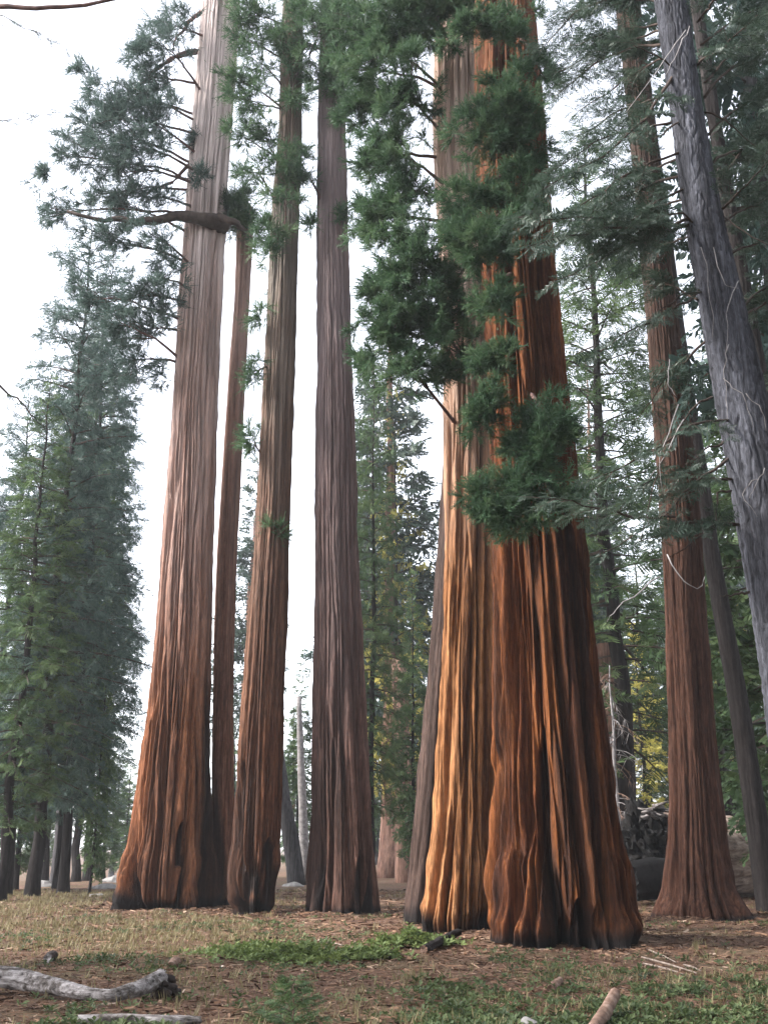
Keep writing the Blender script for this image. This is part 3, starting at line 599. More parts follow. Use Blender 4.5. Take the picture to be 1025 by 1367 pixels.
def foot(u, Y): return np.array([at(u, 1150, Y)[0], Y, float(gh(at(u, 1150, Y)[0], Y))-0.05])
def height(v_top, Y): return at(512, v_top, Y)[2]
def put(proto, H0, u, Y, v_top, label, group=None, wide=1.0, first=False):
    s = height(v_top, Y)/H0; f = foot(u, Y)
    if first:
        proto.location = tuple(f); proto.rotation_euler = (0, 0, rng.uniform(0, 6.28)); proto.scale = (s*wide, s*wide, s); proto['label'] = label
        if group: proto['group'] = group
        return proto
    return dup(proto, f, rng.uniform(0, 6.28), (s*wide, s*wide, s), label, group)

fa = make_fir('fir_tree', 24, 0.12, 4.0, 150, 16, 0.95, FROND, 101, 'leaf_blue', 'bark_fir', r0=0.25, shape=0.5)
fb = make_fir('fir_tree', 24, 0.14, 3.4, 130, 14, 0.95, FROND, 102, 'leaf_green', 'bark_fir', r0=0.26, droop=-0.35, shape=0.6)
fc = make_fir('fir_tree', 26, 0.26, 3.6, 120, 15, 1.1, FROND_LO, 103, 'leaf_blue', 'bark_ash', r0=0.42, droop=-0.3)
fd = make_fir('fir_tree', 22, 0.08, 2.8, 120, 12, 1.05, FROND_LO, 104, 'leaf_green', 'bark_fir', r0=0.22, droop=-0.45)
fe = make_fir('fir_tree', 30, 0.32, 3.4, 100, 12, 1.2, FROND_LO, 105, 'leaf_fir', 'bark_pink', r0=0.5, droop=-0.25)
fy = make_fir('fir_tree', 20, 0.15, 3.6, 70, 10, 1.0, FROND_LO, 106, 'leaf_painted_sun', 'bark_fir', r0=0.25, droop=-0.1)  # fir whose sunlit look is painted as yellow leaves
LG = 'firs of the dense stand at the left edge'
put(fa, 24, 47, 39.0, 290, 'tall dark fir with a bare black lower stem, foremost of the left stand', LG, 0.80, True)
put(fb, 24, 4, 36.5, 500, 'broad bright green fir cut by the left frame edge', LG, 0.95, True)
put(fb, 24, 82, 47.0, 400, 'ragged-topped green fir right behind the dark fir', LG, 0.8)
put(fc, 26, 78, 50.0, 470, 'fir with a thick ash grey trunk and flared foot behind the dark fir', LG, 0.6, True)
put(fd, 22, 123, 42.0, 830, 'young thin-stemmed fir standing alone at the rim of the left stand', LG, 0.55, True)
put(fb, 24, 104, 58.0, 620, 'green fir with a reddish stem behind the young thin one', LG, 0.9)
put(fa, 24, 118, 62.0, 520, 'tall bluish fir whose crown forms the edge of the left sky gap', LG, 0.7)
put(fd, 22, 24, 46.0, 760, 'low drooping fir between the two dark stems at the far left', LG, 0.9)
put(fa, 24, 88, 43.0, 335, 'broad bluish fir, fullest crown of the left stand, reaching up beside the tall sequoia', LG, 0.68)
put(fb, 24, 60, 53.0, 450, 'green fir filling the middle of the left stand', LG, 0.7)
put(fa, 24, -25, 44.0, 520, 'bulky fir half outside the frame at the left', LG, 1.0)
FG = 'far firs seen through the gaps'
put(fd, 22, 140, 75.0, 950, 'small fir tips low in the left sky gap', FG, 1.2)
put(fd, 22, 165, 85.0, 985, 'farthest small fir beside the foot of the tall left sequoia', FG, 1.3)
put(fe, 30, 325, 90.0, 600, 'far fir seen between the slim sequoia and the mossy third one', FG, 1.0, True)
put(fd, 22, 397, 70.0, 860, 'pale pointed fir between the burnt-foot sequoia and the middle one', FG, 0.9)
put(fe, 30, 388, 95.0, 940, 'faint grey fir beyond the pale pointed one', FG, 1.0)
MG = 'firs between the middle sequoia and the great pair'
put(fb, 24, 492, 44.0, 450, 'drooping green fir just right of the middle sequoia', MG, 0.6)
put(fe, 30, 522, 62.0, 330, 'tall fir with a pinkish bare trunk in the gap before the great pair', MG, 1.0)
put(fd, 22, 548, 52.0, 760, 'low thick fir against the grey trunk of the great pair', MG, 0.8)
put(fc, 26, 480, 70.0, 560, 'dim fir low behind the drooping green one', MG, 1.1)
put(fy, 20, 530, 62.0, 520, 'fir with sunlight painted in yellow-green far back left of the great pair', None, 0.6, True)
RG = 'firs between the great pair and the right frame edge'
put(fc, 26, 800, 46.0, 600, 'loose fir right beside the massive red trunk', RG, 0.7)
put(fb, 24, 850, 42.0, 160, 'tall fir behind the slender right sequoia with its stem on that trunk\'s left', RG, 1.1)
put(fd, 22, 775, 58.0, 700, 'squat fir touching the massive trunk\'s right flank', RG, 0.9)
put(fb, 24, 868, 60.0, 720, 'green fir above the charred log end', RG, 1.3)
put(fe, 30, 820, 80.0, 480, 'far pinkish-stemmed fir above the dead grey one', RG, 0.9)
put(fd, 22, 985, 48.0, 780, 'dense green fir right of the slender sequoia', RG, 1.1)
put(fb, 24, 1005, 60.0, 560, 'tall green fir behind the silver trunk', RG, 0.8)
put(fc, 26, 1122, 24.0, -700, 'dark tall fir in the upper right corner', RG, 0.6)
put(fd, 22, 1040, 34.0, 250, 'bushy fir filling the space right of the silver trunk', RG, 1.1)
put(fc, 26, 950, 75.0, 650, 'faint fir behind the leaning dark stem', RG, 1.0)
put(fy, 20, 866, 55.0, 830, 'fir with sunlight painted yellow low beside the slender right sequoia', None, 0.9)
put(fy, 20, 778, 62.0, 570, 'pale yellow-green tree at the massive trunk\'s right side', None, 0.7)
put(fy, 20, 958, 60.0, 540, 'fir column with sunlight painted yellow between the slender sequoia and the silver trunk', None, 0.6)
# the wood closes behind and goes on beyond
SG = 'firs standing around the viewpoint'
for (x_, y_, sc_) in ((-7, -9, 1.2), (3, -13, 1.3), (11, -8, 1.25), (-15, -16, 1.3), (16, 3, 1.3), (20, 14, 1.3), (24, 26, 1.3), (-14, -2, 1.1), (-21, 12, 1.05), (8, -22, 1.5), (-4, -24, 1.5), (18, -18, 1.5), (26, -4, 1.4)):
    dup(fa if (x_+y_) % 2 else fb, (x_, y_, float(gh(x_, y_))-.1), rng.uniform(0, 6.28), (sc_*1.3, sc_*1.3, sc_), 'fir of the wood around the clearing, outside the picture', SG)
DG = 'distant firs filling the background'
for (u, Y, vt, wd, lab) in ((5, 95, 800, 1, 'far fir low at the left frame edge'), (60, 100, 760, 1, 'far fir showing between the dark stems of the left stand'), (150, 110, 1000, 1.6, 'tiny far fir in the left sky gap near the horizon'), (505, 105, 760, 1.2, 'far fir close behind the middle sequoia\'s right edge'),
        (545, 100, 720, 1.2, 'far fir tip showing left of the grey trunk of the great pair'), (575, 110, 840, 1.5, 'low far fir by the grey trunk of the great pair'), (790, 100, 800, 1.5, 'far fir low behind the loose one at the massive trunk'), (835, 110, 780, 1.5, 'far fir behind the dead grey one'),
        (905, 105, 700, 1.2, 'far fir hidden mostly by the slender right sequoia'), (985, 95, 640, 1.4, 'far fir between the dark leaning stem and silver trunk'), (1030, 105, 640, 1.4, 'far fir at the right frame edge behind the silver trunk'), (310, 110, 900, 1.5, 'far fir low between the left cluster\'s trunks')):
    put(fd if rng.random() < 0.5 else fc, 24, u, Y, vt, lab, DG, wd)
# ------------------------------------------------------------------ silver fir leaning in from the right, with its boughs and dead twigs
sf = Tree('silver_fir', 'silver-grey leaning fir trunk with dead white twigs at the right edge', M['bark_silver'],
    [(1310, 1055, 1150), (1200, 1045, 1138), (1050, 1032, 1122), (950, 1022, 1110), (830, 1006, 1090), (750, 992, 1074), (650, 975, 1054), (520, 952, 1020), (400, 932, 991), (280, 911, 961), (130, 892, 934), (0, 873, 917)],
    15.0, nth=190, nz=520, seed=91, furrow=0.014, fr=3.0, butt=0.03, base_char=0.0, plate=0.02, dens=0.55)
def rod(tree, pts, r0, r1, mat, name='branch', n=10, amp=0.04, sides=5):
    P = np.array([at(u, v, tree.Y+dy) for (u, v, dy) in pts]); s = np.linspace(0, 1, len(P)); q = np.linspace(0, 1, n)
    P = wander(np.stack([np.interp(q, s, P[:, k]) for k in range(3)], 1), amp); tree.branch(P, np.linspace(r0, r1, n), mat, name, sides); return P
def bough(tree, pts, r0, leaf_mb, size=0.32, seed=0, side=0.55, dens=1.0, tint=0.5, dead=0.2):
    """a long fir bough: bent limb, side limbs left and right, flat sprays along them"""
    r = np.random.default_rng(seed); P = rod(tree, pts, r0, r0*0.25, M['twig'], n=12, amp=0.08)
    L = np.linalg.norm(np.diff(P, axis=0), axis=1).sum(); ns = int(8*dens*L/1.5)+4
    for k in range(ns):
        f = 0.2+0.8*(k+r.uniform(0, 1))/ns; i = min(int(f*11), 10); p = P[i]+(P[i+1]-P[i])*(f*11-i); ax = unit(P[i+1]-P[i])
        sd = unit(np.cross(ax, [0, 0, 1.0]))*(1 if k % 2 else -1); l = (side*(1.15-f)+0.15)*r.uniform(0.6, 1.3)
        e = p+(ax*0.75+sd*0.7+np.array([0, 0, r.normal(-0.1, 0.25)]))*l
        fir_crown(leaf_mb, tree.base, p, e, 0.05, max(4, int(9*dens*l/0.5)), size*r.uniform(0.7, 1.2), FROND, r, base_wood=0.006, leaf_from=0.15, tint0=np.clip(tint+r.normal(0, 0.2), 0, 1))
mbf = sf.mb
for k, (u0, v0, u1, v1, dy, tn) in enumerate(((895, 30, 760, 60, 1.6, .5), (900, 70, 770, 150, 2.2, .55), (905, 120, 760, 190, 1.2, .5), (908, 160, 730, 230, .6, .6), (915, 200, 745, 290, -.8, .5), (920, 250, 790, 340, -1, .5), (925, 300, 740, 375, -1.6, .6), (925, 300, 690, 290, -2.6, .7),
                                        (935, 60, 1060, -20, 1, .35), (945, 180, 1050, 90, 1.6, .35), (950, 220, 1060, 170, 2, .4), (960, 300, 1070, 250, 1, .4), (985, 420, 1060, 350, 1.5, .4), (930, 30, 990, -40, -1, .4), (940, 110, 1040, 20, 2.4, .3), (960, 250, 1040, 300, 2.2, .4), (1000, 560, 1060, 480, 2, .4),
                                        (985, 640, 840, 650, -.8, .5), (990, 700, 860, 720, -1, .5), (930, 400, 860, 380, .8, .4), (890, 0, 780, -30, 1, .5), (950, 450, 850, 560, 1.2, .5),
                                        (890, 0, 750, 20, 2.6, .3), (895, 40, 735, 100, 3.2, .3), (918, 210, 770, 290, 2.8, .3), (924, 260, 790, 330, 2.0, .3), (930, 310, 830, 360, 1.6, .3), (900, 60, 810, 60, 3.4, .3))):
    bough(sf, [(u0, v0, 0), ((u0+u1)/2, (v0*.55+v1*.45)-8, dy*.5), (u1, v1, dy)], 0.024, mbf, 0.30, 200+k, tint=tn)
bough(sf, [(905, 90, 0), (870, 150, -0.8), (800, 210, -1.6), (720, 255, -2.2)], 0.030, mbf, 0.30, 1)
bough(sf, [(925, 290, 0), (880, 300, -0.6), (800, 300, -1.4), (700, 330, -2.4)], 0.030, mbf, 0.30, 2)
bough(sf, [(920, 230, 0), (860, 250, 0.6), (800, 280, 1.0), (740, 330, 1.3)], 0.028, mbf, 0.30, 3)
bough(sf, [(935, 385, 0), (900, 410, -0.6), (850, 440, -1.0), (800, 470, -1.2)], 0.026, mbf, 0.26, 4, dens=0.8)
bough(sf, [(900, 60, 0), (850, 60, 0.7), (790, 90, 1.6), (740, 130, 2.4)], 0.03, mbf, 0.30, 5)
bough(sf, [(895, 10, 0), (830, -10, 0.8), (760, 20, 2), (720, 70, 3)], 0.03, mbf, 0.30, 6)
bough(sf, [(975, 610, 0), (930, 640, -0.5), (880, 690, -0.9), (800, 740, -1.2)], 0.026, mbf, 0.26, 7, dens=0.7)
bough(sf, [(985, 560, 0), (930, 560, -0.8), (860, 600, -1.2), (790, 640, -1.5)], 0.024, mbf, 0.26, 8, dens=0.7)
bough(sf, [(900, 690, -1.5), (850, 690, -2.0), (790, 680, -2.6), (720, 665, -3.2)], 0.020, mbf, 0.24, 9, dens=1.0, tint=0.85)
bough(sf, [(940, 130, 0), (980, 90, 0.8), (1030, 60, 1.5), (1080, 40, 2)], 0.03, mbf, 0.32, 10)
bough(sf, [(955, 290, 0), (990, 250, -0.5), (1040, 200, -0.8)], 0.026, mbf, 0.32, 11)
bough(sf, [(970, 340, 0), (1010, 320, 0.5), (1060, 310, 1)], 0.024, mbf, 0.30, 12)
bough(sf, [(925, 90, 0), (960, 60, -0.7), (1010, 20, -1.2)], 0.028, mbf, 0.32, 13)
bough(sf, [(990, 420, 0), (1020, 400, 0.4), (1070, 390, 1)], 0.02, mbf, 0.28, 14)
bough(sf, [(960, 240, 0), (1000, 180, 1.2), (1050, 130, 2.5)], 0.028, mbf, 0.32, 15)
sf.leaves(M['leaf_fir']) if False else mbf.build('foliage', [M['leaf_fir'], M['twig']], sf.root, smooth=False)
DT = M['dead_twig']
for pts in ([(935, 330, -0.4), (945, 360, -0.5), (948, 410, -0.6), (950, 455, -0.6)], [(952, 330, -0.4), (965, 380, -0.5), (985, 385, -0.5)], [(985, 375, -0.4), (980, 390, -0.5), (970, 430, -0.6), (968, 470, -0.7)],
            [(972, 460, -0.5), (965, 500, -0.6), (970, 560, -0.6)], [(965, 505, -0.6), (995, 525, -0.7), (1005, 570, -0.7)], [(995, 525, -0.7), (1015, 540, -0.7), (1022, 575, -0.7)],
            [(915, 40, -0.4), (890, 80, -0.6), (835, 150, -1.0)], [(920, 35, -0.4), (900, 70, -0.7), (888, 100, -0.8)], [(1010, 640, -0.5), (990, 660, -0.6), (1010, 690, -0.6)], [(1020, 625, -0.5), (1012, 650, -0.6), (1000, 665, -0.6)],
            [(905, 540, -1.2), (890, 590, -1.3), (878, 620, -1.4), (885, 660, -1.4)], [(912, 560, -1.2), (885, 610, -1.4), (865, 640, -1.6)], [(893, 480, -1.2), (893, 510, -1.3), (903, 530, -1.3)], [(890, 740, -1.6), (910, 775, -1.7), (930, 785, -1.7), (940, 770, -1.7)], [(880, 770, -1.6), (830, 800, -1.8), (810, 830, -1.9)]):
    rod(sf, pts, 0.009, 0.004, DT, 'dead_branch', 9, 0.05, 4)
for pts in ([(905, 95, 0), (880, 75, -0.4), (845, 60, -0.6)], [(915, 160, 0), (890, 175, -0.5), (865, 190, -0.7)], [(928, 300, -0.1), (905, 280, -0.4), (875, 290, -0.6), (850, 300, -0.6)], [(935, 390, -0.1), (905, 395, -0.5), (880, 410, -0.6), (865, 430, -0.7)], [(975, 655, -0.2), (960, 660, -0.4), (955, 700, -0.6), (940, 720, -0.7)],
            [(985, 700, -0.2), (960, 700, -0.5), (930, 725, -0.8), (890, 745, -0.9)], [(955, 285, 0), (985, 300, -0.3), (1030, 330, -0.5)], [(940, 150, 0), (975, 165, 0.3), (1030, 210, 0.6)], [(1000, 790, -0.2), (980, 792, -0.4), (960, 795, -0.5)], [(965, 590, -0.2), (945, 595, -0.4), (915, 620, -0.6)], [(950, 530, -0.2), (930, 540, -0.5), (900, 570, -0.8), (870, 640, -1.0), (855, 720, -1.1)]):
    rod(sf, pts, 0.020, 0.006, M['twig'], 'branch', 10, 0.06, 5)
# slim stem close behind it
s2 = Tree('fir_tree', 'slim mossy grey trunk close behind the silver one at the right edge', M['bark_fir'],
    [(1290, 1112, 1148), (900, 1062, 1094), (600, 1014, 1042), (450, 990, 1014), (330, 971, 992), (200, 950, 968), (0, 920, 936)], 18.0, nth=60, nz=160, seed=96, furrow=0.015, fr=3, butt=0.03, base_char=0, plate=0.012)
# dark leaning stem
s3 = Tree('fir_tree', 'dark thin leaning stem between the slender sequoia and the silver trunk', M['bark_fir'],
    [(1200, 1008, 1042), (1060, 990, 1018), (930, 971, 997), (830, 953, 977), (740, 938, 960), (640, 927, 946), (500, 905, 922), (300, 880, 894)], 31.0, nth=50, nz=160, seed=97, furrow=0.02, fr=3, butt=0.05, base_char=0, plate=0.01)

# ------------------------------------------------------------------ dead fir, leaning grey stems
def dead_fir(label, u, Y, v_top, seed, tone='bark_ash', nb=46):
    r = np.random.default_rng(seed); f = foot(u, Y); H = height(v_top, Y); o = thing('dead_fir', label, 'dead tree', f)
    zz = np.linspace(-0.3, H, 14); P = np.stack([0.02*np.cumsum(r.normal(size=14)), 0.02*np.cumsum(r.normal(size=14)), zz], 1)
    mb = MB(); mb.add(*tube(P, np.linspace(0.11, 0.02, 14), 8, 0.05)); mb.build('trunk', M['dead_twig'], o)
    for k in range(nb):
        z = H*(0.12+0.86*k/nb); a = r.uniform(0, 6.28); L = (1-k/nb)*1.7+0.3; c = np.array([np.interp(z, zz, P[:, 0]), np.interp(z, zz, P[:, 1]), z]); d = np.array([math.cos(a), math.sin(a), 0])
        e = c+d*L+np.array([0, 0, -L*0.55]); mb = MB(); Q = bez(c, c+d*L*0.6, e, 6); mb.add(*tube(Q, np.linspace(0.02, 0.006, 6), 3))
        for q in range(9):
            p = Q[r.integers(1, 6)]; mb.add(*tube(np.array([p, p+d*0.25*r.normal()+r.normal(0, 0.12, 3)-np.array([0, 0, 0.28])]), [0.008, 0.004], 3))
        mb.build('dead_branch', M['dead_twig'] if r.random() < 0.5 else M['brown_wood'], o)
dead_fir('small bare grey dead fir above the charred log end', 828, 39.0, 885, 5)
for (lab, pts, Y, r0, r1, mt) in (
        ('grey leaning stem just behind the burnt foot of the third sequoia', [(398, 1172), (388, 1120), (378, 1060), (366, 960)], 52.0, 0.42, 0.25, 'bark_ash'),
        ('straight pale snag standing in the gap left of the middle sequoia', [(408, 1170), (404, 1080), (401, 990), (399, 930)], 58.0, 0.26, 0.12, 'dead_twig'),
        ('reddish distant trunk low beside the grey trunk of the great pair', [(541, 1190), (540, 1100), (538, 1000), (532, 880)], 56.0, 0.5, 0.36, 'bark_pink'),
        ('pinkish bare trunk tucked against the massive trunk above the log', [(828, 1160), (822, 1080), (815, 980), (806, 860)], 44.0, 0.42, 0.34, 'bark_pink'),
        ('mossy leaning snag right of the slender sequoia', [(985, 1130), (968, 1050), (950, 960), (940, 900)], 44.0, 0.30, 0.15, 'bark_fir'),
        ('short dark stem at the left edge of the clearing', [(10, 1194), (16, 1100), (26, 980)], 40.0, 0.20, 0.14, 'bark_fir')):
    P = np.array([at(u, v, Y) for u, v in pts]); P[0, 2] = min(P[0, 2], float(gh(P[0, 0], Y))-0.2); s = np.linspace(0, 1, len(P)); q = np.linspace(0, 1, 12)
    P = np.stack([np.interp(q, s, P[:, k]) for k in range(3)], 1); b0 = P[0].copy()
    o = thing('bare_trunk', lab, 'tree trunk', b0); mb = MB(); mb.add(*tube(P-b0, np.linspace(r0, r1, 12), 12, 0.05)); mb.build('trunk', M[mt], o)

# tree outside the frame at the left whose boughs reach in at the top corner
op = Tree('pine_tree', 'pine mostly outside the frame whose bare bough crosses the upper left corner', M['bark_fir'],
    [(1300, -190, -120), (600, -130, -70), (0, -70, -20)], 17.0, nth=40, nz=80, seed=98, furrow=0.03, fr=2, butt=0.05, base_char=0, plate=0.01)
rod(op, [(-60, 30, 0), (0, 6, -0.4), (60, 11, -0.6), (110, 8, -0.7), (165, -4, -0.8)], 0.055, 0.03, M['limb'], n=14, amp=0.05)
mbo = MB()
bough(op, [(-60, 40, 0), (0, 20, -0.5), (50, 40, -0.8), (95, 70, -1)], 0.012, mbo, 0.16, 21, side=0.2, dens=0.35)
bough(op, [(-60, 160, 0), (0, 160, -0.5), (45, 155, -0.8), (80, 150, -1)], 0.010, mbo, 0.14, 22, side=0.15, dens=0.3)
bough(op, [(-80, 560, 0), (-20, 500, -0.4), (20, 530, -0.6), (45, 560, -0.7)], 0.03, mbo, 0.18, 23, side=0.2, dens=0.3)
mbo.build('foliage', [M['leaf_fir'], M['twig']], op.root, smooth=False)

# ------------------------------------------------------------------ fallen giant log with a charred end
def log(name, label, cat, pts, radii, mat, nth=28, n=40, seed=0, furrow=0.05, end_mat=None, parts=True):
    P = np.asarray(pts, float); s = np.linspace(0, 1, len(P)); q = np.linspace(0, 1, n); P = np.stack([np.interp(q, s, P[:, k]) for k in range(3)], 1)
    k = np.hanning(7); k /= k.sum(); P = np.stack([np.convolve(np.pad(P[:, c], 3, 'reflect', reflect_type='odd'), k, 'valid') for c in range(3)], 1)
    R = np.interp(q, np.linspace(0, 1, len(radii)), radii); d = unit(np.gradient(P, axis=0)); a = unit(np.cross(d, [0, 0, 1.0])); b_ = np.cross(d, a)
    th = np.linspace(0, 2*math.pi, nth, endpoint=False); A, Q = np.meshgrid(th, q); Lq = Q*np.linalg.norm(P[-1]-P[0])
    f = 2.2/max(R.mean(), 0.02); dd = 1+furrow*noise(np.cos(A)*2.2, np.sin(A)*2.2, Lq*0.25*f*0.4, seed) - 1.2*furrow*(1-sst(0, 0.2, np.abs(noise(np.cos(A)*3.5, np.sin(A)*3.5, Lq*0.12*f*0.4, seed+1))))
    dd += furrow*0.5*noise(np.cos(A)*6, np.sin(A)*6, Lq*f*0.5, seed+2)
    jag = np.zeros_like(A); e = (Q > 0.97); jag = np.where(e, 0.6*R.mean()*noise(np.cos(A)*2.5, np.sin(A)*2.5, 0, seed+3), 0); e0 = Q < 0.03; jag = np.where(e0, 0.6*R.mean()*noise(np.cos(A)*2.5, np.sin(A)*2.5, 1, seed+4), jag)
    V = P[:, None]+(R[:, None]*dd)[..., None]*(np.cos(A)[..., None]*a[:, None]+np.sin(A)[..., None]*b_[:, None])+jag[..., None]*d[:, None]
    b0 = P.mean(0); b0[2] = float(gh(b0[0], b0[1]))
    i = np.arange(n-1)[:, None]*nth; j = np.arange(nth)[None]; j2 = (j+1) % nth; qd = np.stack([i+j, i+j2, i+nth+j2, i+nth+j], -1).reshape(-1, 4)
    T = np.concatenate([qd[:, [0, 1, 2]], qd[:, [0, 2, 3]]])
    o = thing(name, label, cat, b0); mesh_obj('wood', V.reshape(-1, 3)-b0, T, mat, o)
    for end in (0, -1):
        ring = V[end]-b0; c = ring.mean(0); inner = c+(ring-c)*0.5+d[end]*(-0.15*R[end] if end else 0.15*R[end])+rng.normal(0, 0.05*R[end], ring.shape)
        VV = np.concatenate([ring, inner, [c+d[end]*(-0.3*R[end] if end else 0.3*R[end])]]); jj = np.arange(nth); k2 = (jj+1) % nth
        TT = np.concatenate([np.stack([jj, k2, nth+k2], 1), np.stack([jj, nth+k2, nth+jj], 1), np.stack([nth+jj, nth+k2, 2*nth+0*jj], 1)])
        mesh_obj('broken_end', VV, TT, end_mat or mat, o, False)
    return o, b0
A = at(868, 1140, 37.0); B = at(1190, 1148, 41.0)
lg, lb = log('fallen_sequoia_log', 'huge weathered fallen log with a black charred end, lying behind the slender right sequoia', 'log', [A, (A+B)/2, B], [1.35, 1.25, 1.15], M['old_log'], 60, 70, 7, 0.10, M['char'])
r = np.random.default_rng(8)
th, ph = np.meshgrid(np.linspace(0, 2*math.pi, 90, endpoint=False), np.linspace(0.03, math.pi-0.03, 54)); D = np.stack([np.sin(ph)*np.cos(th), np.sin(ph)*np.sin(th), np.cos(ph)], -1)
q_ = 1+0.45*noise(D[..., 0]*1.6, D[..., 1]*1.6, D[..., 2]*1.6, 61)-0.35*(1-sst(0, .22, np.abs(noise(D[..., 0]*2.6, D[..., 1]*2.6, D[..., 2]*2.6, 62))))+0.22*noise(D[..., 0]*6, D[..., 1]*6, D[..., 2]*6, 63)+0.12*noise(D[..., 0]*14, D[..., 1]*14, D[..., 2]*14, 64)
V = D*q_[..., None]*np.array([0.95, 1.25, 1.45]) + (A-lb) + np.array([-0.1, -0.1, 0.1]); nr, nc = th.shape   # the burnt root end
i = np.arange(nr-1)[:, None]*nc; j = np.arange(nc)[None]; j2 = (j+1) % nc; q = np.stack([i+j, i+nc+j, i+nc+j2, i+j2], -1).reshape(-1, 4)
mesh_obj('charred_root', V.reshape(-1, 3), np.concatenate([q[:, [0, 1, 2]], q[:, [0, 2, 3]]]), M['char'], lg, False)
for k in range(11):             # splintered pale slabs on its upper side
    p = at(r.uniform(850, 890), r.uniform(1072, 1110), 36.2+r.uniform(-0.5, 0.6))-lb; e = p+np.array([r.uniform(0.5, 1.4), r.normal(0, 0.3), r.normal(-0.12, 0.2)])
    mb = MB(); mb.add(*tube(wander(np.linspace(p, e, 6), 0.12), np.array([0.03, 0.07, 0.08, 0.07, 0.05, 0.02])*r.uniform(0.5, 1.1), 6, 0.15)); mb.build('splinter', M['pale_wood'] if r.random() < 0.7 else M['char'], lg)
log('fallen_log', 'dark low log under the huge weathered one by the massive trunk', 'log', [at(838, 1178, 34.5), at(870, 1172, 34.8), at(930, 1172, 36)], [0.55, 0.6, 0.5], M['char'], 24, 20, 17, 0.12, M['char'])

# ------------------------------------------------------------------ foreground wood
def on(u, v, up=0.0): p = gp(u, v); p[2] = float(gh(p[0], p[1]))+up; return p
lo, b0 = log('fallen_log', 'pale bleached log curving in from the left edge with a dark broken root end', 'log', [on(-60, 1322, .2), on(-5, 1320, .19), on(35, 1322, .16), on(75, 1328, .13), on(115, 1334, .09), on(150, 1336, .09), on(185, 1332, .14), on(216, 1326, .22)],
    [.13, .12, .115, .10, .08, .068, .07, .085, .10], M['pale_wood'], 30, 90, 27, 0.17, M['dark_wood'])
mb = MB()
for k in range(12):
    p = on(212+r.uniform(-6, 8), 1326, r.uniform(0.05, 0.2))-b0; mb.add(*tube(wander(np.linspace(p, p+np.array([r.uniform(0.02, 0.2), r.normal(0, 0.1), r.uniform(-0.18, 0.03)]), 4), 0.05), np.linspace(0.075, 0.03, 4), 6, 0.15))
mb.build('root_stub', M['dark_wood'], lo)
log('fallen_branch', 'thin pale branch lying along the bottom edge at the left', 'branch', [on(105, 1366, .05), on(160, 1364, .05), on(215, 1365, .06), on(268, 1362, .06)], [.05, .06, .055, .045], M['pale_wood'], 10, 30, 31, 0.1)
log('stick', 'stout grey-brown stick poking up at the bottom edge', 'stick', [on(785, 1380, .04), on(805, 1362, .10), on(822, 1352, .22)], [.065, .07, .065], M['brown_wood'], 12, 14, 33, 0.12, M['pale_wood'])
log('fallen_branch', 'short barky log chunk beside the feet of the orange-tan sequoia', 'log', [on(566, 1270, .08), on(590, 1263, .10), on(612, 1256, .12)], [.065, .085, .07], M['bark_fir'], 16, 22, 35, 0.22, M['brown_wood'])
log('wood_chunk', 'small dark wood chunk on the grass above the bleached log', 'wood chunk', [on(64, 1280, .06), on(74, 1277, .09)], [.07, .09, .05], M['dark_wood'], 8, 6, 36, 0.15, M['pale_wood'])
log('wood_chunk', 'brown wood chunk right of the bleached log end', 'wood chunk', [on(228, 1290, .05), on(238, 1284, .07)], [.06, .09, .05], M['brown_wood'], 8, 6, 37, 0.15)
log('wood_chunk', 'dark knot of wood left of the barky log chunk', 'wood chunk', [on(518, 1276, .05), on(528, 1273, .07)], [.05, .08, .05], M['dark_wood'], 8, 6, 38, 0.15)
log('wood_chunk', 'brown stub on the duff below the massive trunk', 'wood chunk', [on(735, 1326, .05), on(748, 1320, .08)], [.05, .07, .05], M['brown_wood'], 8, 6, 39, 0.15)
for lab, a_, b_, z in (('topmost straw-pale stick on the duff right of the massive trunk', (866, 1268), (902, 1282), .03), ('middle straw-pale stick, longest of three by the massive trunk', (856, 1276), (930, 1302), .03), ('lowest straw-pale stick of three by the massive trunk', (858, 1283), (912, 1303), .03),
                       ('thin stick leaning right of the three pale ones', (912, 1285), (934, 1295), .03), ('pale stick on the duff by the green bush patch', (425, 1252), (470, 1263), .03)):
    log('stick', lab, 'stick', [on(*a_, z), (on(*a_, z)+on(*b_, z))/2+np.array([0, 0, .01]), on(*b_, z)], [.014, .016, .009], M['straw'], 6, 8, int(a_[0]), 0.08)
def rock(label, p, sz, seed):
    th, ph = np.meshgrid(np.linspace(0, 2*math.pi, 14, endpoint=False), np.linspace(0.05, math.pi-0.05, 9)); D = np.stack([np.sin(ph)*np.cos(th), np.sin(ph)*np.sin(th), np.cos(ph)], -1)
    V = D*(1+0.35*noise(D[..., 0]*1.3, D[..., 1]*1.3, D[..., 2]*1.3, seed))[..., None]*np.array(sz); nr, nc = th.shape
    i = np.arange(nr-1)[:, None]*nc; j = np.arange(nc)[None]; j2 = (j+1) % nc; q = np.stack([i+j, i+nc+j, i+nc+j2, i+j2], -1).reshape(-1, 4)
    o = mesh_obj('rock', V.reshape(-1, 3), np.concatenate([q[:, [0, 1, 2]], q[:, [0, 2, 3]]]), M['rock'], None, False, loc=tuple(p)); tag(o, label, 'rock')
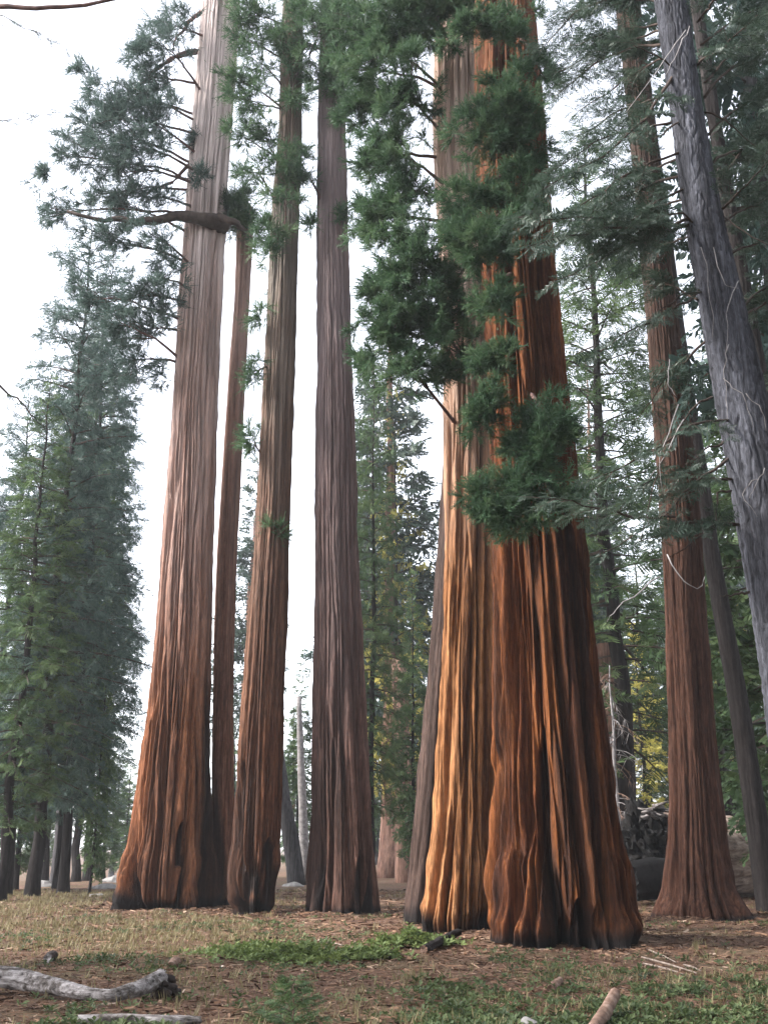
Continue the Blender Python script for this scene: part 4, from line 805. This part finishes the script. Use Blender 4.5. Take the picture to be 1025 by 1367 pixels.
for lab, u, Y, sz, sd in (('widest pale rock lying left of the tall left sequoia', 143, 47, (.7, .5, .28), 1), ('small white rock at the clearing rim near the young fir', 133, 40, (.4, .3, .16), 2), ('pale rock beside the flared ash grey trunk', 62, 49, (.5, .4, .3), 3), ('pale rock in the gap left of the middle sequoia', 392, 50, (.5, .4, .22), 4), ('grey stone in the bottom leaves below the massive trunk', 0, 0, (.10, .08, .07), 5), ('far pale rock behind the wide rock', 160, 56, (.9, .6, .4), 6)):
    if Y: p = foot(u, Y)
    else: p = on(704, 1364, .03)
    rock(lab, p, sz, sd)

# ------------------------------------------------------------------ sapling and bushes
def sapling(label, u, v, H, seed):
    r = np.random.default_rng(seed); b_ = on(u, v); o = thing('fir_sapling', label, 'sapling', b_); mt = MB(); mt.add(*tube(np.array([[0, 0, -.03], [0.01, 0, H*.5], [0, 0.01, H]]), [.010, .007, .003], 5)); mt.build('stem', M['brown_wood'], o)
    mb = MB()
    for k in range(26):
        z = H*(0.12+0.86*k/26); a = k*2.4; L = 0.30*(1-k/26)+0.07; d = np.array([math.cos(a), math.sin(a), 0.35])
        fir_crown(mb, np.zeros(3), np.array([0, 0, z]), np.array([0, 0, z])+d*L, 0.02, 7, 0.15, FROND, r, 0.004, tint0=r.uniform(.3, .8))
    mb.build('foliage', [M['leaf_green'], M['twig']], o, smooth=False)
sapling('knee-high blue-green fir sapling at the bottom edge', 390, 1372, 0.52, 1)
def leaf_template(r, k=5, l=0.5):
    V, T = [], []
    for q in range(k):
        a = q*6.283/k+r.normal(0, .3); d = np.array([math.cos(a), math.sin(a), r.uniform(0.1, 0.9)]); d = unit(d); s = unit(np.cross(d, [0, 0, 1]))*0.2; n0 = len(V); st = np.array([0, 0, r.uniform(0, .5)])
        V += [st+d*.12, st+d*.55+s, st+d*1.0-[0, 0, .12], st+d*.55-s]; T += [[n0, n0+1, n0+2], [n0, n0+2, n0+3]]
    return np.array(V), np.array(T)
LEAF = [leaf_template(tr, 6) for _ in range(4)]
def bush(label, u, v, w, h, n_, seed, size=0.11):
    r = np.random.default_rng(seed); c = on(u, v); o = thing('leafy_bush', label, 'bush', c); mb = MB()
    d = unit(r.normal(size=(n_, 3))); d[:, 2] = np.abs(d[:, 2]); P = np.stack([r.normal(0, .55, n_)*w, r.normal(0, .5, n_)*w*.7, np.zeros(n_)], 1); P[:, 2] = h*r.uniform(.1, 1.1, n_)*np.exp(-(P[:, 0]/w)**2-(P[:, 1]/(w*.8))**2)*(0.6+0.8*noise(P[:, 0]*3, P[:, 1]*3, 0, seed)) + gh(P[:, 0]+c[0], P[:, 1]+c[1]) - c[2] + .01
    for q in range(4):
        s = np.arange(n_) % 4 == q; m_ = s.sum(); spread(mb, LEAF[q], P[s], np.stack([np.ones(m_), r.normal(0, .4, m_), r.normal(0, .3, m_)], 1), size*r.uniform(.6, 1.3, m_), r.uniform(.2, 1, m_), r.normal(0, .4, m_))
    mb.build('foliage', M['leaf_bush'], o, smooth=False); mt = MB()
    for k in range(9): mt.add(*tube(np.array([[0, 0, -.02], P[k]*0.9]), [.006, .003], 4))
    mt.build('stem', M['brown_wood'], o)
bush('bright green low bush beside the orange-tan sequoia', 545, 1262, 0.62, 0.32, 380, 1)
bush('bright green bush patch in front of the middle sequoia', 405, 1278, 0.85, 0.20, 420, 2)
bush('yellow-green bush patch in front of the third sequoia', 345, 1272, 0.9, 0.18, 380, 3)
bush('small green bush low between the bush patch and the barky log', 490, 1275, 0.5, 0.16, 200, 4)

# ------------------------------------------------------------------ ground growth and litter, near to far
r = np.random.default_rng(99)
def ground_points(n_, y0=8.5, y1=46, pw=1.6):
    y = y0+(y1-y0)*r.uniform(0, 1, n_)**pw; x = (r.uniform(-1, 1, n_))*(y*0.40+1.0); return x, y
def clear_of_trees(x, y, pad=0.0):
    k = np.ones(len(x), bool)
    for (tx, ty, tr_) in TREES: k &= np.hypot(x-tx, y-ty) > tr_+pad
    return k
def upx(x, y): return 512.5+F*x/(y*math.cos(PITCH)-CAMZ*math.sin(PITCH))
x, y = ground_points(110000); mb = MB()
for (tx, ty, tr_) in TREES:                               # thicker drifts of bark and needles against the stems
    a = r.uniform(0, 6.28, 3000); q = tr_*0.9+np.abs(r.normal(0, 0.9, 3000)); x = np.append(x, tx+np.cos(a)*q); y = np.append(y, ty+np.sin(a)*q)
n_ = len(x)
a = r.uniform(0, 6.28, n_); L = 0.02+0.19*r.uniform(0, 1, n_)**4*(1+y/40); w = (0.0025+0.008*r.uniform(0, 1, n_)**3)*(0.7+y/22); z = gh(x, y)+0.012+0.03*r.uniform(0, 1, n_)**3
d = np.stack([np.cos(a), np.sin(a), r.normal(0, .12, n_)], 1)*L[:, None]/2; s = np.stack([-np.sin(a), np.cos(a), r.normal(0, .5, n_)], 1)*w[:, None]; P = np.stack([x, y, z], 1)
V = np.stack([P-d-s, P-d+s, P+d+s, P+d-s], 1).reshape(-1, 3); T = (np.array([[0, 1, 2], [0, 2, 3]])[None]+(np.arange(n_)*4)[:, None, None]).reshape(-1, 3)
tn = np.clip(r.beta(1.1, 2.0, n_)+0.5*(r.random(n_) < 0.04), 0, 1); mb.add(V, T, 0, np.repeat(tn, 4)); tag(mb.build('needle_litter', M['litter'], smooth=False), kind='stuff')

x, y = ground_points(60000, 8.5, 30, 1.3); u = upx(x, y)
den = 0.55*sst(0.0, 0.35, noise(x*0.45, y*0.45, 0, 30)) + 0.9*sst(15.8, 13.5, y)*sst(430, 620, u) + 0.5*sst(14.5, 12, y)*sst(-0.2, 0.2, noise(x*.8, y*.8, 0, 31)) + 0.6*np.exp(-((u-400)/75)**2-((y-21)/3.5)**2) + 0.35*sst(860, 980, u)*sst(20, 15, y)
den *= 1-0.85*np.exp(-((u-430)/110)**2-((y-17.5)/1.6)**2)
den *= 0.4+0.9*sst(-0.1, 0.25, noise(x*1.3, y*1.3, 0, 42))
k = (r.random(len(x)) < den*0.40) & clear_of_trees(x, y, 0.3); x, y = x[k], y[k]; n_ = len(x); mb = MB()
for q in range(4):
    s = np.arange(n_) % 4 == q; m_ = s.sum(); spread(mb, LEAF[q], np.stack([x[s], y[s], gh(x[s], y[s])+.01], 1), np.stack([np.cos(np.arange(m_)*2.4), np.sin(np.arange(m_)*2.4), r.normal(0, .2, m_)], 1), r.uniform(.05, .115, m_), r.beta(2, 2, m_), r.normal(0, .35, m_))
tag(mb.build('ground_cover', M['leaf_ground'], smooth=False), kind='stuff')

x, y = ground_points(70000, 9, 44, 1.2); u = upx(x, y)
den = sst(430, 250, u)*sst(17.5, 21, y)*0.9 + 0.22*sst(0.05, 0.3, noise(x*.5, y*.5, 0, 33)) + 0.05
den *= 1-0.9*np.exp(-((u-430)/120)**2-((y-17.5)/1.8)**2)
den *= 0.3+0.7*sst(-0.15, 0.2, noise(x*.9, y*.9, 0, 41))
k = (r.random(len(x)) < den*0.5) & clear_of_trees(x, y, 0.35); x, y = x[k], y[k]; n_ = len(x); z = gh(x, y)
V, T, A_ = [], [], []
for q in range(4):
    a = r.uniform(0, 6.28, n_); lean = r.uniform(.1, .9, n_); h = r.uniform(.05, .17, n_); w = r.uniform(.004, .009, n_)*(0.8+y/25); o_ = r.normal(0, .03, (n_, 2))
    p = np.stack([x+o_[:, 0], y+o_[:, 1], z], 1); s = np.stack([np.cos(a+1.57), np.sin(a+1.57), 0*a], 1)*w[:, None]; e = p+np.stack([np.cos(a)*lean*h, np.sin(a)*lean*h, h], 1)
    V.append(np.stack([p-s, p+s, e], 1)); A_.append(np.repeat(np.clip(r.beta(2, 2, n_)+.2*noise(x*.3, y*.3, 0, 40), 0, 1), 3))
V = np.concatenate(V).reshape(-1, 3); T = np.arange(len(V)).reshape(-1, 3); mb = MB(); mb.add(V, T, 0, np.concatenate(A_)); tag(mb.build('grass', M['grass'], smooth=False), kind='stuff')
